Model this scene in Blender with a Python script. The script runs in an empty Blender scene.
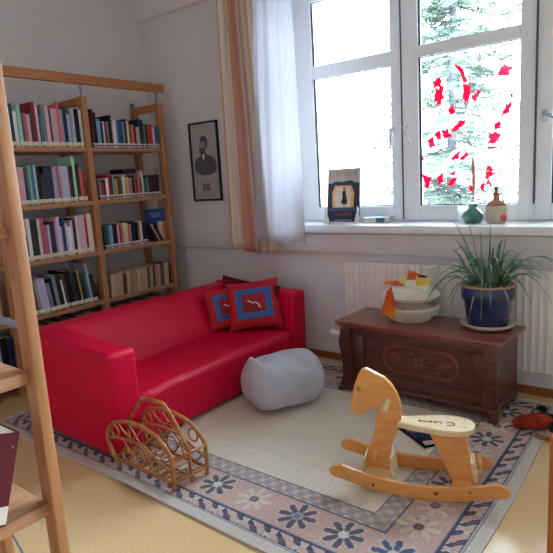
import bpy, bmesh, math, random
import numpy as np
from mathutils import Vector, Matrix
random.seed(7)
PI = math.pi
SC = bpy.context.scene
COL = SC.collection
WM = {}

# ------------------------------------------------------------------ helpers
def lin(c):
    r = []
    for v in c:
        v = v / 255.0
        r.append(v / 12.92 if v <= 0.04045 else ((v + 0.055) / 1.055) ** 2.4)
    return r

def sm(a, b, x):
    t = np.clip((x - a) / (b - a), 0, 1)
    return t * t * (3 - 2 * t)

class MB:
    """collects shapes, then links them as one mesh object"""
    def __init__(s):
        s.bm = bmesh.new()
    def _add(s, b, mi=0, M=None, smooth=False):
        for f in b.faces:
            f.material_index = mi
            f.smooth = smooth
        me = bpy.data.meshes.new('t')
        b.to_mesh(me); b.free()
        if M is not None: me.transform(M)
        s.bm.from_mesh(me)
        bpy.data.meshes.remove(me)
        return s
    def box(s, lo, hi, bev=0, seg=2, mi=0, M=None, sub=0, fn=None):
        b = bmesh.new()
        bmesh.ops.create_cube(b, size=1)
        lo, hi = Vector(lo), Vector(hi)
        c, d = (lo + hi) / 2, hi - lo
        for v in b.verts: v.co = Vector((v.co.x * d.x, v.co.y * d.y, v.co.z * d.z)) + c
        if bev: bmesh.ops.bevel(b, geom=b.edges[:], offset=bev, segments=seg, profile=0.5, affect='EDGES')
        if sub:
            for _ in range(sub):
                bmesh.ops.subdivide_edges(b, edges=b.edges[:], cuts=1, use_grid_fill=True)
        if fn:
            for v in b.verts: v.co = Vector(fn(v.co))
        return s._add(b, mi, M, smooth=bev > 0 and seg > 1)
    def bar(s, p0, p1, w, h, mi=0, bev=0, up=(0, 0, 1)):
        p0, p1 = Vector(p0), Vector(p1)
        d = p1 - p0; z = d.normalized()
        u = Vector(up)
        if abs(z.dot(u)) > .98: u = Vector((1, 0, 0))
        x = u.cross(z).normalized(); y = z.cross(x)
        M = Matrix((x, y, z)).transposed().to_4x4(); M.translation = (p0 + p1) / 2
        L = d.length / 2
        return s.box((-w / 2, -h / 2, -L), (w / 2, h / 2, L), bev=bev, mi=mi, M=M)
    def tube(s, pts, r, n=8, mi=0, closed=False):
        b = bmesh.new()
        P = [Vector(p) for p in pts]; N = len(P)
        R = [r(i / (N - 1)) if callable(r) else r for i in range(N)]
        rings = []; up = Vector((0, 0, 1)); prev = None
        for i, p in enumerate(P):
            if closed: t = P[(i + 1) % N] - P[i - 1]
            else: t = P[min(i + 1, N - 1)] - P[max(i - 1, 0)]
            if t.length < 1e-9: t = Vector((0, 0, 1))
            t.normalize()
            if prev is None:
                a = up if abs(t.dot(up)) < .9 else Vector((1, 0, 0))
                x = a.cross(t).normalized()
            else:
                x = prev - t * prev.dot(t)
                x = x.normalized() if x.length > 1e-6 else t.orthogonal().normalized()
            prev = x; y = t.cross(x)
            rings.append([b.verts.new(p + (x * math.cos(2 * PI * k / n) + y * math.sin(2 * PI * k / n)) * R[i]) for k in range(n)])
        for i in range(N if closed else N - 1):
            A, B = rings[i], rings[(i + 1) % N]
            for k in range(n): b.faces.new((A[k], A[(k + 1) % n], B[(k + 1) % n], B[k]))
        if not closed:
            b.faces.new(rings[0][::-1]); b.faces.new(rings[-1])
        return s._add(b, mi, smooth=True)
    def lathe(s, prof, c, n=40, mi=0, M=None, rf=None):
        b = bmesh.new(); rings = []
        for r, z in prof:
            rings.append([b.verts.new((c[0] + r * (rf(k) if rf else 1) * math.cos(2 * PI * k / n), c[1] + r * (rf(k) if rf else 1) * math.sin(2 * PI * k / n), c[2] + z)) for k in range(n)])
        for A, B in zip(rings, rings[1:]):
            for k in range(n): b.faces.new((A[k], A[(k + 1) % n], B[(k + 1) % n], B[k]))
        b.faces.new(rings[0][::-1]); b.faces.new(rings[-1])
        return s._add(b, mi, M, smooth=True)
    def prism(s, poly, t, M=None, mi=0, bev=0):
        """poly in local XY, thickness t along local Z centred"""
        b = bmesh.new()
        A = [b.verts.new((x, y, -t / 2)) for x, y in poly]
        f = b.faces.new(A)
        r = bmesh.ops.extrude_face_region(b, geom=[f])
        bmesh.ops.translate(b, verts=[v for v in r['geom'] if isinstance(v, bmesh.types.BMVert)], vec=(0, 0, t))
        bmesh.ops.recalc_face_normals(b, faces=b.faces[:])
        if bev:
            ed = [e for e in b.edges if abs(e.verts[0].co.z - e.verts[1].co.z) < 1e-6]
            bmesh.ops.bevel(b, geom=ed, offset=bev, segments=2, profile=.5, affect='EDGES')
        return s._add(b, mi, M)
    def ball(s, c, r, n=16, mi=0, M=None):
        b = bmesh.new()
        bmesh.ops.create_uvsphere(b, u_segments=n, v_segments=max(6, n // 2), radius=1)
        r = (r, r, r) if not hasattr(r, '__len__') else r
        for v in b.verts: v.co = Vector((v.co.x * r[0], v.co.y * r[1], v.co.z * r[2]))
        T = Matrix.Translation(c) @ (M if M is not None else Matrix())
        return s._add(b, mi, T, smooth=True)
    def quads(s, V, F, mi=0, smooth=False):
        b = bmesh.new()
        vs = [b.verts.new(v) for v in V]
        for f in F: b.faces.new([vs[i] for i in f])
        return s._add(b, mi, None, smooth)
    def build(s, name, mats, parent=None, origin=None):
        me = bpy.data.meshes.new(name)
        s.bm.to_mesh(me); s.bm.free()
        if not isinstance(mats, (list, tuple)): mats = [mats]
        for m in mats: me.materials.append(m)
        o = bpy.data.objects.new(name, me); COL.objects.link(o)
        if parent is not None:
            W = WM[parent.name]
            me.transform(W.inverted()); o.parent = parent; WM[o.name] = W
        else:
            co = [v.co for v in me.vertices]
            if origin is None:
                lo = [min(c[i] for c in co) for i in range(3)]; hi = [max(c[i] for c in co) for i in range(3)]
                origin = ((lo[0] + hi[0]) / 2, (lo[1] + hi[1]) / 2, lo[2])
            W = Matrix.Translation(origin)
            me.transform(W.inverted()); o.location = origin; WM[o.name] = W
        return o

def empty(name, loc, rz=0):
    o = bpy.data.objects.new(name, None); COL.objects.link(o)
    o.empty_display_size = .05
    o.location = loc; o.rotation_euler = (0, 0, rz)
    WM[o.name] = Matrix.Translation(loc) @ Matrix.Rotation(rz, 4, 'Z')
    return o

def tag(o, label=None, cat=None, group=None, kind=None):
    if label: o['label'] = label
    if cat: o['category'] = cat
    if group: o['group'] = group
    if kind: o['kind'] = kind
    return o

def struct(o, label=None):
    o['kind'] = 'structure'
    if label: o['label'] = label
    return o

# ------------------------------------------------------------------ materials
def mat(name, rgb, rough=.6, var=.0, vs=8, bump=0, bs=60, spec=.4, stretch=None, bd=.01, metal=0, rgb2=None, sheen=0, coat=0):
    m = bpy.data.materials.new(name); m.use_nodes = True
    nt = m.node_tree; N = nt.nodes; L = nt.links
    p = N['Principled BSDF']
    c = lin(rgb)
    p.inputs['Base Color'].default_value = (*c, 1)
    p.inputs['Roughness'].default_value = rough
    p.inputs['Specular IOR Level'].default_value = spec
    p.inputs['Metallic'].default_value = metal
    if sheen:
        p.inputs['Sheen Weight'].default_value = sheen
    if coat:
        p.inputs['Coat Weight'].default_value = coat
        p.inputs['Coat Roughness'].default_value = .12
    tc = N.new('ShaderNodeTexCoord')
    src = tc.outputs['Object']
    if stretch:
        mp = N.new('ShaderNodeMapping'); mp.inputs['Scale'].default_value = stretch
        L.new(src, mp.inputs['Vector']); src = mp.outputs['Vector']
    if var or rgb2:
        n = N.new('ShaderNodeTexNoise'); n.inputs['Scale'].default_value = vs; n.inputs['Detail'].default_value = 5
        L.new(src, n.inputs['Vector'])
        r = N.new('ShaderNodeValToRGB')
        if rgb2: c1, c2 = c, lin(rgb2)
        else: c1 = [v * (1 - var) for v in c]; c2 = [min(1, v * (1 + var)) for v in c]
        r.color_ramp.elements[0].position = .35; r.color_ramp.elements[1].position = .65
        r.color_ramp.elements[0].color = (*c1, 1); r.color_ramp.elements[1].color = (*c2, 1)
        L.new(n.outputs['Fac'], r.inputs['Fac']); L.new(r.outputs['Color'], p.inputs['Base Color'])
    if bump:
        n2 = N.new('ShaderNodeTexNoise'); n2.inputs['Scale'].default_value = bs; n2.inputs['Detail'].default_value = 3
        L.new(src, n2.inputs['Vector'])
        b = N.new('ShaderNodeBump'); b.inputs['Strength'].default_value = bump; b.inputs['Distance'].default_value = bd
        L.new(n2.outputs['Fac'], b.inputs['Height']); L.new(b.outputs['Normal'], p.inputs['Normal'])
    return m

def attr_mat(name, rough=.9, vs=120, var=.12, bump=.4, bs=220):
    """colours stored per vertex of the pattern, with a woven noise over them"""
    m = mat(name, (128, 128, 128), rough, bump=bump, bs=bs, spec=.1)
    nt = m.node_tree; N = nt.nodes; L = nt.links
    a = N.new('ShaderNodeAttribute'); a.attribute_name = 'pattern'
    n = N.new('ShaderNodeTexNoise'); n.inputs['Scale'].default_value = vs; n.inputs['Detail'].default_value = 4
    tc = N.new('ShaderNodeTexCoord'); L.new(tc.outputs['Object'], n.inputs['Vector'])
    mr = N.new('ShaderNodeMapRange'); mr.inputs[3].default_value = 1 - var * 2; mr.inputs[4].default_value = 1 + var * 2
    mr.inputs[1].default_value = .2; mr.inputs[2].default_value = .8
    L.new(n.outputs['Fac'], mr.inputs[0])
    mx = N.new('ShaderNodeVectorMath'); mx.operation = 'SCALE'
    L.new(a.outputs['Color'], mx.inputs[0]); L.new(mr.outputs[0], mx.inputs['Scale'])
    L.new(mx.outputs[0], N['Principled BSDF'].inputs['Base Color'])
    return m

MT = {}
MT['wall'] = mat('wall_paint', (226, 221, 224), .9, var=.02, vs=3, bump=.05, bs=150, spec=.2)
MT['ceil'] = mat('ceiling_paint', (228, 224, 220), .9, spec=.2)
MT['trimpaint'] = mat('ledge_paint', (222, 216, 219), .6, var=.02, vs=4)
MT['white'] = mat('white_gloss_paint', (240, 243, 248), .35, var=.02, vs=5)
MT['seal'] = mat('dark_gasket', (60, 72, 74), .7)
MT['gap'] = mat('sash_gap', (88, 96, 108), .8)
MT['sill'] = mat('sill_stone', (242, 244, 247), .3, var=.03, vs=20)
MT['radiator'] = mat('radiator_enamel', (236, 230, 228), .35)
MT['floor'] = mat('linoleum', (226, 192, 144), .13, var=.10, vs=140, bump=.03, bs=200, spec=.4)
MT['skirt'] = mat('baseboard_wood', (150, 92, 48), .45, var=.15, vs=6, stretch=(1, 6, 12))
MT['beech'] = mat('beech_shelf', (190, 142, 106), .5, rgb2=(170, 120, 86), vs=7, stretch=(8, .8, 8), bump=.05, bs=40)
MT['beechv'] = mat('beech_post', (186, 134, 92), .5, rgb2=(168, 114, 74), vs=7, stretch=(9, 9, .7), bump=.05, bs=40)
MT['beechx'] = mat('beech_rail', (190, 128, 78), .5, rgb2=(168, 106, 62), vs=7, stretch=(9, .6, 9))
MT['pine'] = mat('lacquered_pine', (234, 166, 94), .30, rgb2=(224, 152, 80), vs=4, stretch=(1.0, 10, 16), coat=.3)
MT['pinelight'] = mat('light_birch', (238, 214, 170), .35, rgb2=(228, 198, 150), vs=5, stretch=(1.5, 14, 14), coat=.2)
MT['knot'] = mat('pine_knot', (120, 64, 26), .4)
MT['red'] = mat('red_slipcover', (208, 0, 52), .45, var=.05, vs=5, bump=.10, bs=300, spec=.22)
MT['redgather'] = mat('red_gathered_cover', (208, 0, 52), .45, var=.05, vs=5, bump=.4, bs=1.8, bd=.03, spec=.3, stretch=(2.0, 17, 2.0))
MT['cush'] = mat('red_cushion_cloth', (186, 38, 48), .8, var=.08, vs=9, bump=.15, bs=200, spec=.2)
MT['cushdark'] = mat('dark_red_cushion_cloth', (128, 16, 32), .75, rgb2=(74, 14, 28), vs=26, spec=.2)
MT['cushblue'] = mat('blue_satin', (58, 108, 190), .5, rgb2=(40, 72, 140), vs=14, stretch=(3, 1, 30), spec=.4)
MT['cushmid'] = mat('raspberry_cloth', (176, 14, 44), .6, rgb2=(130, 14, 34), vs=7)
MT['cream'] = mat('cream_cloth', (232, 208, 190), .8)
MT['grey'] = mat('grey_canvas', (184, 185, 198), .85, var=.05, vs=8, bump=.5, bs=16, spec=.2)
MT['cane'] = mat('rattan_cane', (190, 128, 66), .42, rgb2=(150, 92, 42), vs=22, coat=.2)
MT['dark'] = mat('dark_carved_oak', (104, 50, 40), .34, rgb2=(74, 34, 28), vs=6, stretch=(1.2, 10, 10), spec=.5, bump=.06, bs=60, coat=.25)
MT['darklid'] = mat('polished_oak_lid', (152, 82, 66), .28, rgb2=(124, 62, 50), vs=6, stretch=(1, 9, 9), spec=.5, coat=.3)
MT['carve'] = mat('carved_relief', (150, 88, 62), .34, rgb2=(118, 64, 46), vs=30, spec=.5)
MT['potblue'] = mat('cobalt_glaze', (28, 52, 112), .22, rgb2=(18, 34, 80), vs=12, spec=.6, coat=.5)
MT['clay'] = mat('clay_rim', (186, 150, 126), .7, var=.1, vs=20)
MT['saucer'] = mat('beige_glazed_saucer', (198, 184, 168), .35, var=.05, vs=12)
MT['soil'] = mat('soil', (60, 42, 32), .95, var=.3, vs=80, bump=.6, bs=90)
MT['leaf'] = mat('strap_leaf', (138, 170, 150), .27, rgb2=(78, 122, 92), vs=9, spec=.5)
MT['paper'] = mat('white_paper', (226, 222, 212), .85, var=.04, vs=20)
MT['pages'] = mat('folded_pages', (238, 230, 214), .85, rgb2=(214, 208, 198), vs=60, stretch=(1, 1, 6))
MT['pageband'] = mat('printed_page_edges', (176, 164, 154), .9, var=.15, vs=50)
MT['orange'] = mat('orange_paper', (232, 128, 34), .7, rgb2=(206, 62, 36), vs=9)
MT['yellow'] = mat('yellow_paper', (232, 206, 96), .7, rgb2=(228, 176, 60), vs=14)
MT['lime'] = mat('pale_lime_paper', (214, 222, 150), .7)
MT['ink'] = mat('black_ink', (26, 26, 30), .7)
MT['chrome'] = mat('satin_metal', (200, 204, 208), .25, metal=.9)
MT['steel'] = mat('painted_steel', (140, 152, 166), .4, metal=.4)
MT['black'] = mat('black_lacquer', (24, 22, 26), .4)
MT['vase'] = mat('green_glaze', (84, 140, 126), .2, rgb2=(60, 112, 102), vs=12, coat=.4)
MT['stone'] = mat('stoneware_beige', (206, 192, 174), .4, var=.05, vs=10)
MT['stonebrown'] = mat('stoneware_brown', (166, 116, 80), .35, var=.1, vs=12)
MT['plume'] = mat('dried_plume', (230, 172, 146), .9, rgb2=(206, 120, 100), vs=60, stretch=(1, 1, 5))
MT['tagred'] = mat('red_tag', (226, 84, 70), .5)
MT['darkpost'] = mat('brown_post', (186, 112, 52), .5, rgb2=(164, 94, 42), vs=7, stretch=(9, 9, .8))
MT['extwall'] = mat('outside_paving', (150, 154, 150), .9)
MT['bark'] = mat('spruce_bark', (88, 90, 96), .9, var=.2, vs=12)
MT['needle'] = mat('spruce_needles', (90, 102, 84), .8, rgb2=(70, 86, 76), vs=2)

def translucent(name, rgb, tr=.5, thr=.0, weave=0):
    m = bpy.data.materials.new(name); m.use_nodes = True
    nt = m.node_tree; N = nt.nodes; L = nt.links
    N.remove(N['Principled BSDF'])
    out = N['Material Output']
    d = N.new('ShaderNodeBsdfDiffuse'); t = N.new('ShaderNodeBsdfTranslucent'); x = N.new('ShaderNodeMixShader')
    c = (*lin(rgb), 1)
    d.inputs['Color'].default_value = c; t.inputs['Color'].default_value = c
    x.inputs[0].default_value = tr
    L.new(d.outputs[0], x.inputs[1]); L.new(t.outputs[0], x.inputs[2])
    last = x
    if thr:
        p = N.new('ShaderNodeBsdfTransparent'); y = N.new('ShaderNodeMixShader'); y.inputs[0].default_value = thr
        L.new(x.outputs[0], y.inputs[1]); L.new(p.outputs[0], y.inputs[2]); last = y
    L.new(last.outputs[0], out.inputs[0])
    m.cycles.use_transparent_shadow = True
    return m
MT['sheer'] = translucent('sheer_voile', (218, 217, 224), .45, .18)
MT['redpaint'] = translucent('crimson_window_paint', (214, 16, 74), .65, .08)
MT['whitepaint'] = translucent('white_window_paint', (240, 232, 238), .6, .25)

def glass_mat(name, tint=(1, 1, 1)):
    m = bpy.data.materials.new(name); m.use_nodes = True
    nt = m.node_tree; N = nt.nodes; L = nt.links
    N.remove(N['Principled BSDF'])
    t = N.new('ShaderNodeBsdfTransparent'); t.inputs[0].default_value = (*tint, 1)
    g = N.new('ShaderNodeBsdfGlossy'); g.inputs['Roughness'].default_value = .02
    f = N.new('ShaderNodeFresnel'); f.inputs[0].default_value = 1.45
    x = N.new('ShaderNodeMixShader')
    L.new(f.outputs[0], x.inputs[0]); L.new(t.outputs[0], x.inputs[1]); L.new(g.outputs[0], x.inputs[2])
    L.new(x.outputs[0], N['Material Output'].inputs[0])
    return m
MT['glass'] = glass_mat('window_glass', (.97, .99, .98))
MT['tumbler'] = translucent('clear_glass', (232, 240, 240), .6, .62)

def curtain_mat():
    """woven stripes across the width, read from the cloth's own u coordinate"""
    m = bpy.data.materials.new('striped_curtain'); m.use_nodes = True
    nt = m.node_tree; N = nt.nodes; L = nt.links
    p = N['Principled BSDF']; p.inputs['Roughness'].default_value = .9; p.inputs['Specular IOR Level'].default_value = .1
    uv = N.new('ShaderNodeUVMap'); uv.uv_map = 'cloth'
    sx = N.new('ShaderNodeSeparateXYZ'); L.new(uv.outputs[0], sx.inputs[0])
    r = N.new('ShaderNodeValToRGB'); r.color_ramp.interpolation = 'CONSTANT'
    cols = [(0, (208, 160, 144)), (.04, (216, 204, 188)), (.22, (216, 192, 174)), (.28, (200, 146, 130)), (.42, (198, 150, 138)),
            (.50, (212, 178, 160)), (.55, (168, 148, 142)), (.585, (220, 206, 184)), (.72, (204, 160, 146)), (.78, (220, 208, 186)), (.9, (214, 192, 168))]
    e = r.color_ramp.elements
    e[0].position = 0; e[0].color = (*lin(cols[0][1]), 1)
    e[1].position = cols[1][0]; e[1].color = (*lin(cols[1][1]), 1)
    for pos, c in cols[2:]:
        k = e.new(pos); k.color = (*lin(c), 1)
    L.new(sx.outputs[0], r.inputs[0]); L.new(r.outputs[0], p.inputs['Base Color'])
    return m
MT['curtain'] = curtain_mat()

CM = {}
def paint(rgb, rough=.55, var=.06):
    k = tuple(rgb)
    if k not in CM: CM[k] = mat('cover_%02x%02x%02x' % k, rgb, rough, var=var, vs=18, spec=.3)
    return CM[k]

def text(body, size, M, m, name, parent, ext=.0006, align='CENTER'):
    cu = bpy.data.curves.new('t', 'FONT'); cu.body = body; cu.size = size; cu.align_x = align; cu.align_y = 'CENTER'; cu.extrude = ext
    o = bpy.data.objects.new('t', cu); COL.objects.link(o)
    dg = bpy.context.evaluated_depsgraph_get()
    me = bpy.data.meshes.new_from_object(o.evaluated_get(dg))
    bpy.data.objects.remove(o); bpy.data.curves.remove(cu)
    me.transform(M); me.name = name
    me.materials.clear(); me.materials.append(m)
    t = bpy.data.objects.new(name, me); COL.objects.link(t)
    W = WM[parent.name]; me.transform(W.inverted()); t.parent = parent; WM[t.name] = W
    return t

def frame(o, x, y):
    """matrix with local X->x, local Y->y, Z->x cross y, at o"""
    x = Vector(x).normalized(); y = Vector(y).normalized(); z = x.cross(y)
    M = Matrix((x, y, z)).transposed().to_4x4(); M.translation = o
    return M

# ------------------------------------------------------------------ room
XL, XR, YF, YB, ZC = -3.89, 3.3, -5.6, 0.0, 3.05
WX0, WX1, WZ0, WZ1 = -2.50, 2.56, .94, 2.66
struct(MB().box((XL - .2, YF - .2, -.1), (XR + .2, .36, 0)).build('floor', MT['floor']), 'pale yellow speckled linoleum floor')
struct(MB().box((XL - .2, YF - .2, ZC), (XR + .2, .36, ZC + .1)).build('ceiling', MT['ceil']))
struct(MB().box((XL - .2, YF - .2, 0), (XL, .36, ZC)).build('wall_left', MT['wall']), 'plain off white wall behind the tall shelves')
struct(MB().box((XR, YF - .2, 0), (XR + .2, .36, ZC)).build('wall_right', MT['wall']))
struct(MB().box((XL, YF - .2, 0), (XR, YF, ZC)).build('wall_front', MT['wall']))
w = MB()
w.box((XL, 0, 0), (WX0, .36, ZC)); w.box((WX1, 0, 0), (XR, .36, ZC))
w.box((WX0, 0, 0), (WX1, .36, WZ0)); w.box((WX0, 0, WZ1), (WX1, .36, ZC))
struct(w.build('wall_back', MT['wall']), 'off white window wall')
struct(MB().box((XL, -.035, .792), (XR, 0, .928), bev=.006).build('trim_1', MT['trimpaint']), 'low painted ledge running under the window')
struct(MB().box((XL, -.045, 2.682), (XR, 0, ZC)).build('trim_2', MT['wall']), 'shallow beam along the top of the window wall')
struct(MB().box((XL + .012, -.014, 0), (XR, 0, .052), bev=.003).build('baseboard_back', MT['skirt']), 'low brown wooden baseboard')
struct(MB().box((XL, YF, 0), (XL + .014, -.002, .052), bev=.003).build('baseboard_left', MT['skirt']))
struct(MB().box((WX0 - .02, -.075, .936), (WX1 + .02, .30, .9875), bev=.006).build('windowsill', MT['sill']), 'deep white windowsill')
# fixed outer frame
fr = MB()
fr.box((WX0, .26, .9875), (-2.455, .34, WZ1)); fr.box((2.50, .26, .9875), (WX1, .34, WZ1))
fr.box((-2.455, .26, 2.615), (2.50, .34, WZ1)); fr.box((-2.455, .275, .9875), (2.50, .34, 1.02))
struct(fr.build('trim_3', MT['white']), 'white fixed outer window frame')

def sash(i, x0, x1, ltl, ltr, zt0, zt1, hx, hdir):
    z0, z1 = .992, 2.612
    gz0, gz1 = 1.089, 2.545
    gx0, gx1 = x0 + ltl, x1 - ltr
    ya, yb = .25, .32
    e = .003
    m = MB()
    for lo, hi in (((x0 + e, ya, z0), (gx0, yb, z1)), ((gx1, ya, z0), (x1 - e, yb, z1)), ((gx0, ya, z0), (gx1, yb, gz0)), ((gx0, ya, gz1), (gx1, yb, z1)), ((gx0, ya + .004, zt0), (gx1, yb - .004, zt1))):
        m.box(lo, hi, bev=.004)
    s = struct(m.build('window_%d' % i, MT['white']), None)
    MB().box((gx0 - .002, .283, gz0 - .002), (gx1 + .002, .289, gz1 + .002)).build('pane', MT['glass'], s)
    g = MB()
    for za, zb in ((gz0, zt0), (zt1, gz1)):
        g.box((gx0, .272, za), (gx0 + .012, .283, zb)); g.box((gx1 - .004, .276, za), (gx1, .283, zb))
        g.box((gx0, .276, za), (gx1, .283, za + .006)); g.box((gx0, .276, zb - .004), (gx1, .283, zb))
    g.build('gasket', MT['seal'], s)
    if hx is not None:
        h = MB()
        h.box((hx - .014, .238, 1.555), (hx + .014, .25, 1.62), bev=.004)
        h.tube([(hx, .25, 1.603), (hx, .21, 1.603), (hx, .20, 1.603)], .009)
        h.tube([(hx, .204, 1.606), (hx + .25 * hdir[0], .2, 1.606 + .25 * hdir[1])], .0095)
        h.build('handle', MT['chrome'] if i == 3 else MT['white'], s)
    return s
W1 = sash(1, -2.455, -1.634, .12, .079, 2.019, 2.108, -1.70, (.01, -.5))
W2 = sash(2, -1.634, -.806, .113, .09, 2.035, 2.108, -1.602, (.19, -.42))
W3 = sash(3, -.806, .03, .09, .09, 2.035, 2.108, -.757, (.42, -.26))
W4 = sash(4, .03, .86, .09, .09, 2.035, 2.108, None, None)
W5 = sash(5, .86, 1.68, .09, .09, 2.035, 2.108, None, None)
W6 = sash(6, 1.68, 2.50, .09, .09, 2.035, 2.108, None, None)
W1['label'] = 'white sash behind the sheer curtain, clear bright pane'
W2['label'] = 'white sash with red painted marks on its pane'
W3['label'] = 'white sash with a lever handle beyond the painted pane'
g = MB(); g.box((-.811, .242, 1.09), (-.801, .252, 2.61), mi=0); g.box((-1.638, .246, 1.0), (-1.630, .252, 2.61), mi=0)
g.box((-.815, .236, .995), (-.797, .25, 1.02), bev=.003, mi=1); g.box((-.813, .239, 1.03), (-.799, .25, 1.088), bev=.003, mi=1)
g.build('gasket', [MT['gap'], MT['white']], W2)

RED = [[(-1.429, 1.872), (-1.383, 1.895), (-1.383, 1.841), (-1.423, 1.84)], [(-1.41, 1.826), (-1.37, 1.827), (-1.364, 1.771), (-1.391, 1.726), (-1.417, 1.766)], [(-1.332, 1.7), (-1.3, 1.708), (-1.294, 1.671), (-1.32, 1.662)], [(-1.28, 1.939), (-1.255, 1.94), (-1.231, 1.901), (-1.218, 1.852), (-1.237, 1.849), (-1.255, 1.905)], [(-1.237, 1.826), (-1.2, 1.826), (-1.194, 1.778), (-1.212, 1.733), (-1.231, 1.753)], [(-1.181, 1.753), (-1.157, 1.767), (-1.151, 1.731), (-1.169, 1.716)], [(-1.151, 1.784), (-1.127, 1.775), (-1.145, 1.748)], [(-1.023, 1.868), (-0.995, 1.909), (-0.955, 1.891), (-0.966, 1.848), (-1.011, 1.85)], [(-0.953, 1.739), (-0.942, 1.743), (-0.941, 1.715), (-0.953, 1.711)], [(-0.98, 1.675), (-0.952, 1.682), (-0.963, 1.632), (-1.003, 1.62)], [(-1.043, 1.572), (-1.014, 1.586), (-1.008, 1.55), (-1.042, 1.542)], [(-1.072, 1.521), (-1.013, 1.51), (-1.018, 1.469), (-1.077, 1.462)], [(-1.083, 1.445), (-1.018, 1.428), (-1.077, 1.427)], [(-1.467, 1.515), (-1.433, 1.524), (-1.426, 1.479), (-1.454, 1.469)], [(-1.419, 1.548), (-1.392, 1.564), (-1.379, 1.513), (-1.406, 1.509)], [(-1.372, 1.563), (-1.339, 1.566), (-1.314, 1.526), (-1.359, 1.518)], [(-1.307, 1.568), (-1.262, 1.607), (-1.224, 1.609), (-1.231, 1.591), (-1.281, 1.56), (-1.307, 1.55)], [(-1.511, 1.298), (-1.449, 1.269), (-1.463, 1.23), (-1.484, 1.192), (-1.491, 1.245)], [(-1.408, 1.273), (-1.374, 1.291), (-1.368, 1.246), (-1.395, 1.228)], [(-1.308, 1.388), (-1.269, 1.423), (-1.25, 1.434), (-1.269, 1.386), (-1.295, 1.375)], [(-1.25, 1.384), (-1.212, 1.419), (-1.206, 1.4), (-1.237, 1.371)], [(-1.328, 1.225), (-1.315, 1.25), (-1.282, 1.261), (-1.295, 1.223), (-1.322, 1.212)], [(-1.321, 1.288), (-1.289, 1.305), (-1.295, 1.274)], [(-1.199, 1.207), (-1.174, 1.212), (-1.167, 1.168), (-1.193, 1.175)], [(-1.124, 1.21), (-1.106, 1.216), (-1.106, 1.173), (-1.124, 1.179)], [(-1.088, 1.325), (-1.058, 1.317), (-1.058, 1.293), (-1.088, 1.294)], [(-1.094, 1.289), (-1.04, 1.274), (-1.076, 1.251), (-1.057, 1.208), (-1.081, 1.215), (-1.094, 1.252)], [(-1.51, 1.39), (-1.505, 1.441), (-1.498, 1.389)]]
WHT = [[(-1.37, 1.875), (-1.377, 1.767), (-1.326, 1.687), (-1.281, 1.621), (-1.32, 1.588), (-1.399, 1.559), (-1.474, 1.496), (-1.505, 1.415), (-1.505, 1.337), (-1.463, 1.283), (-1.394, 1.298), (-1.341, 1.359), (-1.295, 1.412), (-1.224, 1.438)], [(-1.237, 1.914), (-1.225, 1.83), (-1.206, 1.756), (-1.151, 1.731)], [(-0.947, 1.727), (-1.008, 1.603), (-1.066, 1.479), (-1.089, 1.361), (-1.1, 1.24), (-1.161, 1.212), (-1.25, 1.234), (-1.295, 1.281), (-1.269, 1.342)]]
YP = .281
pm = MB(); rp_ = random.Random(21)
for q in RED:
    cx = sum(a for a, b in q) / len(q); cz = sum(b for a, b in q) / len(q)
    P = []
    for k in range(len(q)):
        a, b = q[k], q[(k + 1) % len(q)]
        for t in (0, .2, .4, .6, .8):
            j = rp_.uniform(.85, 1.5) if t else 1.3
            x, z = a[0] + (b[0] - a[0]) * t, a[1] + (b[1] - a[1]) * t
            P.append((cx + (x - cx) * j, cz + (z - cz) * j))
    pm.prism(P, .002, frame((0, YP, 0), (1, 0, 0), (0, 0, 1)))
# thin dry-brush bristles trailing along the outline
for q in WHT:
    for a, b in zip(q, q[1:]):
        for _ in range(5):
            if rp_.random() < .45: continue
            t = rp_.random(); x, z = a[0] + (b[0] - a[0]) * t, a[1] + (b[1] - a[1]) * t
            dx, dz = b[1] - a[1], a[0] - b[0]; l = math.hypot(dx, dz) or 1; k = rp_.uniform(-.035, .045)
            pm.bar((x, YP, z), (x + dx / l * k + .008, YP, z + dz / l * k), .002, rp_.uniform(.003, .008), up=(0, 1, 0))
pm.build('red_paint', MT['redpaint'], W2)
pw = MB()
for q in WHT:
    P = []
    for a, b in zip(q, q[1:]):
        dx, dz = b[1] - a[1], a[0] - b[0]; l = math.hypot(dx, dz) or 1
        for t in (0, .25, .5, .75):
            x, z = a[0] + (b[0] - a[0]) * t, a[1] + (b[1] - a[1]) * t
            P.append((x, z, dx / l, dz / l))
    for (a, b) in zip(P, P[1:]):
        w0, w1 = rp_.uniform(.016, .034), rp_.uniform(.010, .024)
        V = [(a[0] + a[2] * w0, YP + .0015, a[1] + a[3] * w0), (b[0] + b[2] * w0, YP + .0015, b[1] + b[3] * w0), (b[0] - b[2] * w1, YP + .0015, b[1] - b[3] * w1), (a[0] - a[2] * w1, YP + .0015, a[1] - a[3] * w1)]
        pw.quads(V, [(0, 1, 2, 3)])
pw.build('white_paint', MT['whitepaint'], W2)

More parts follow.
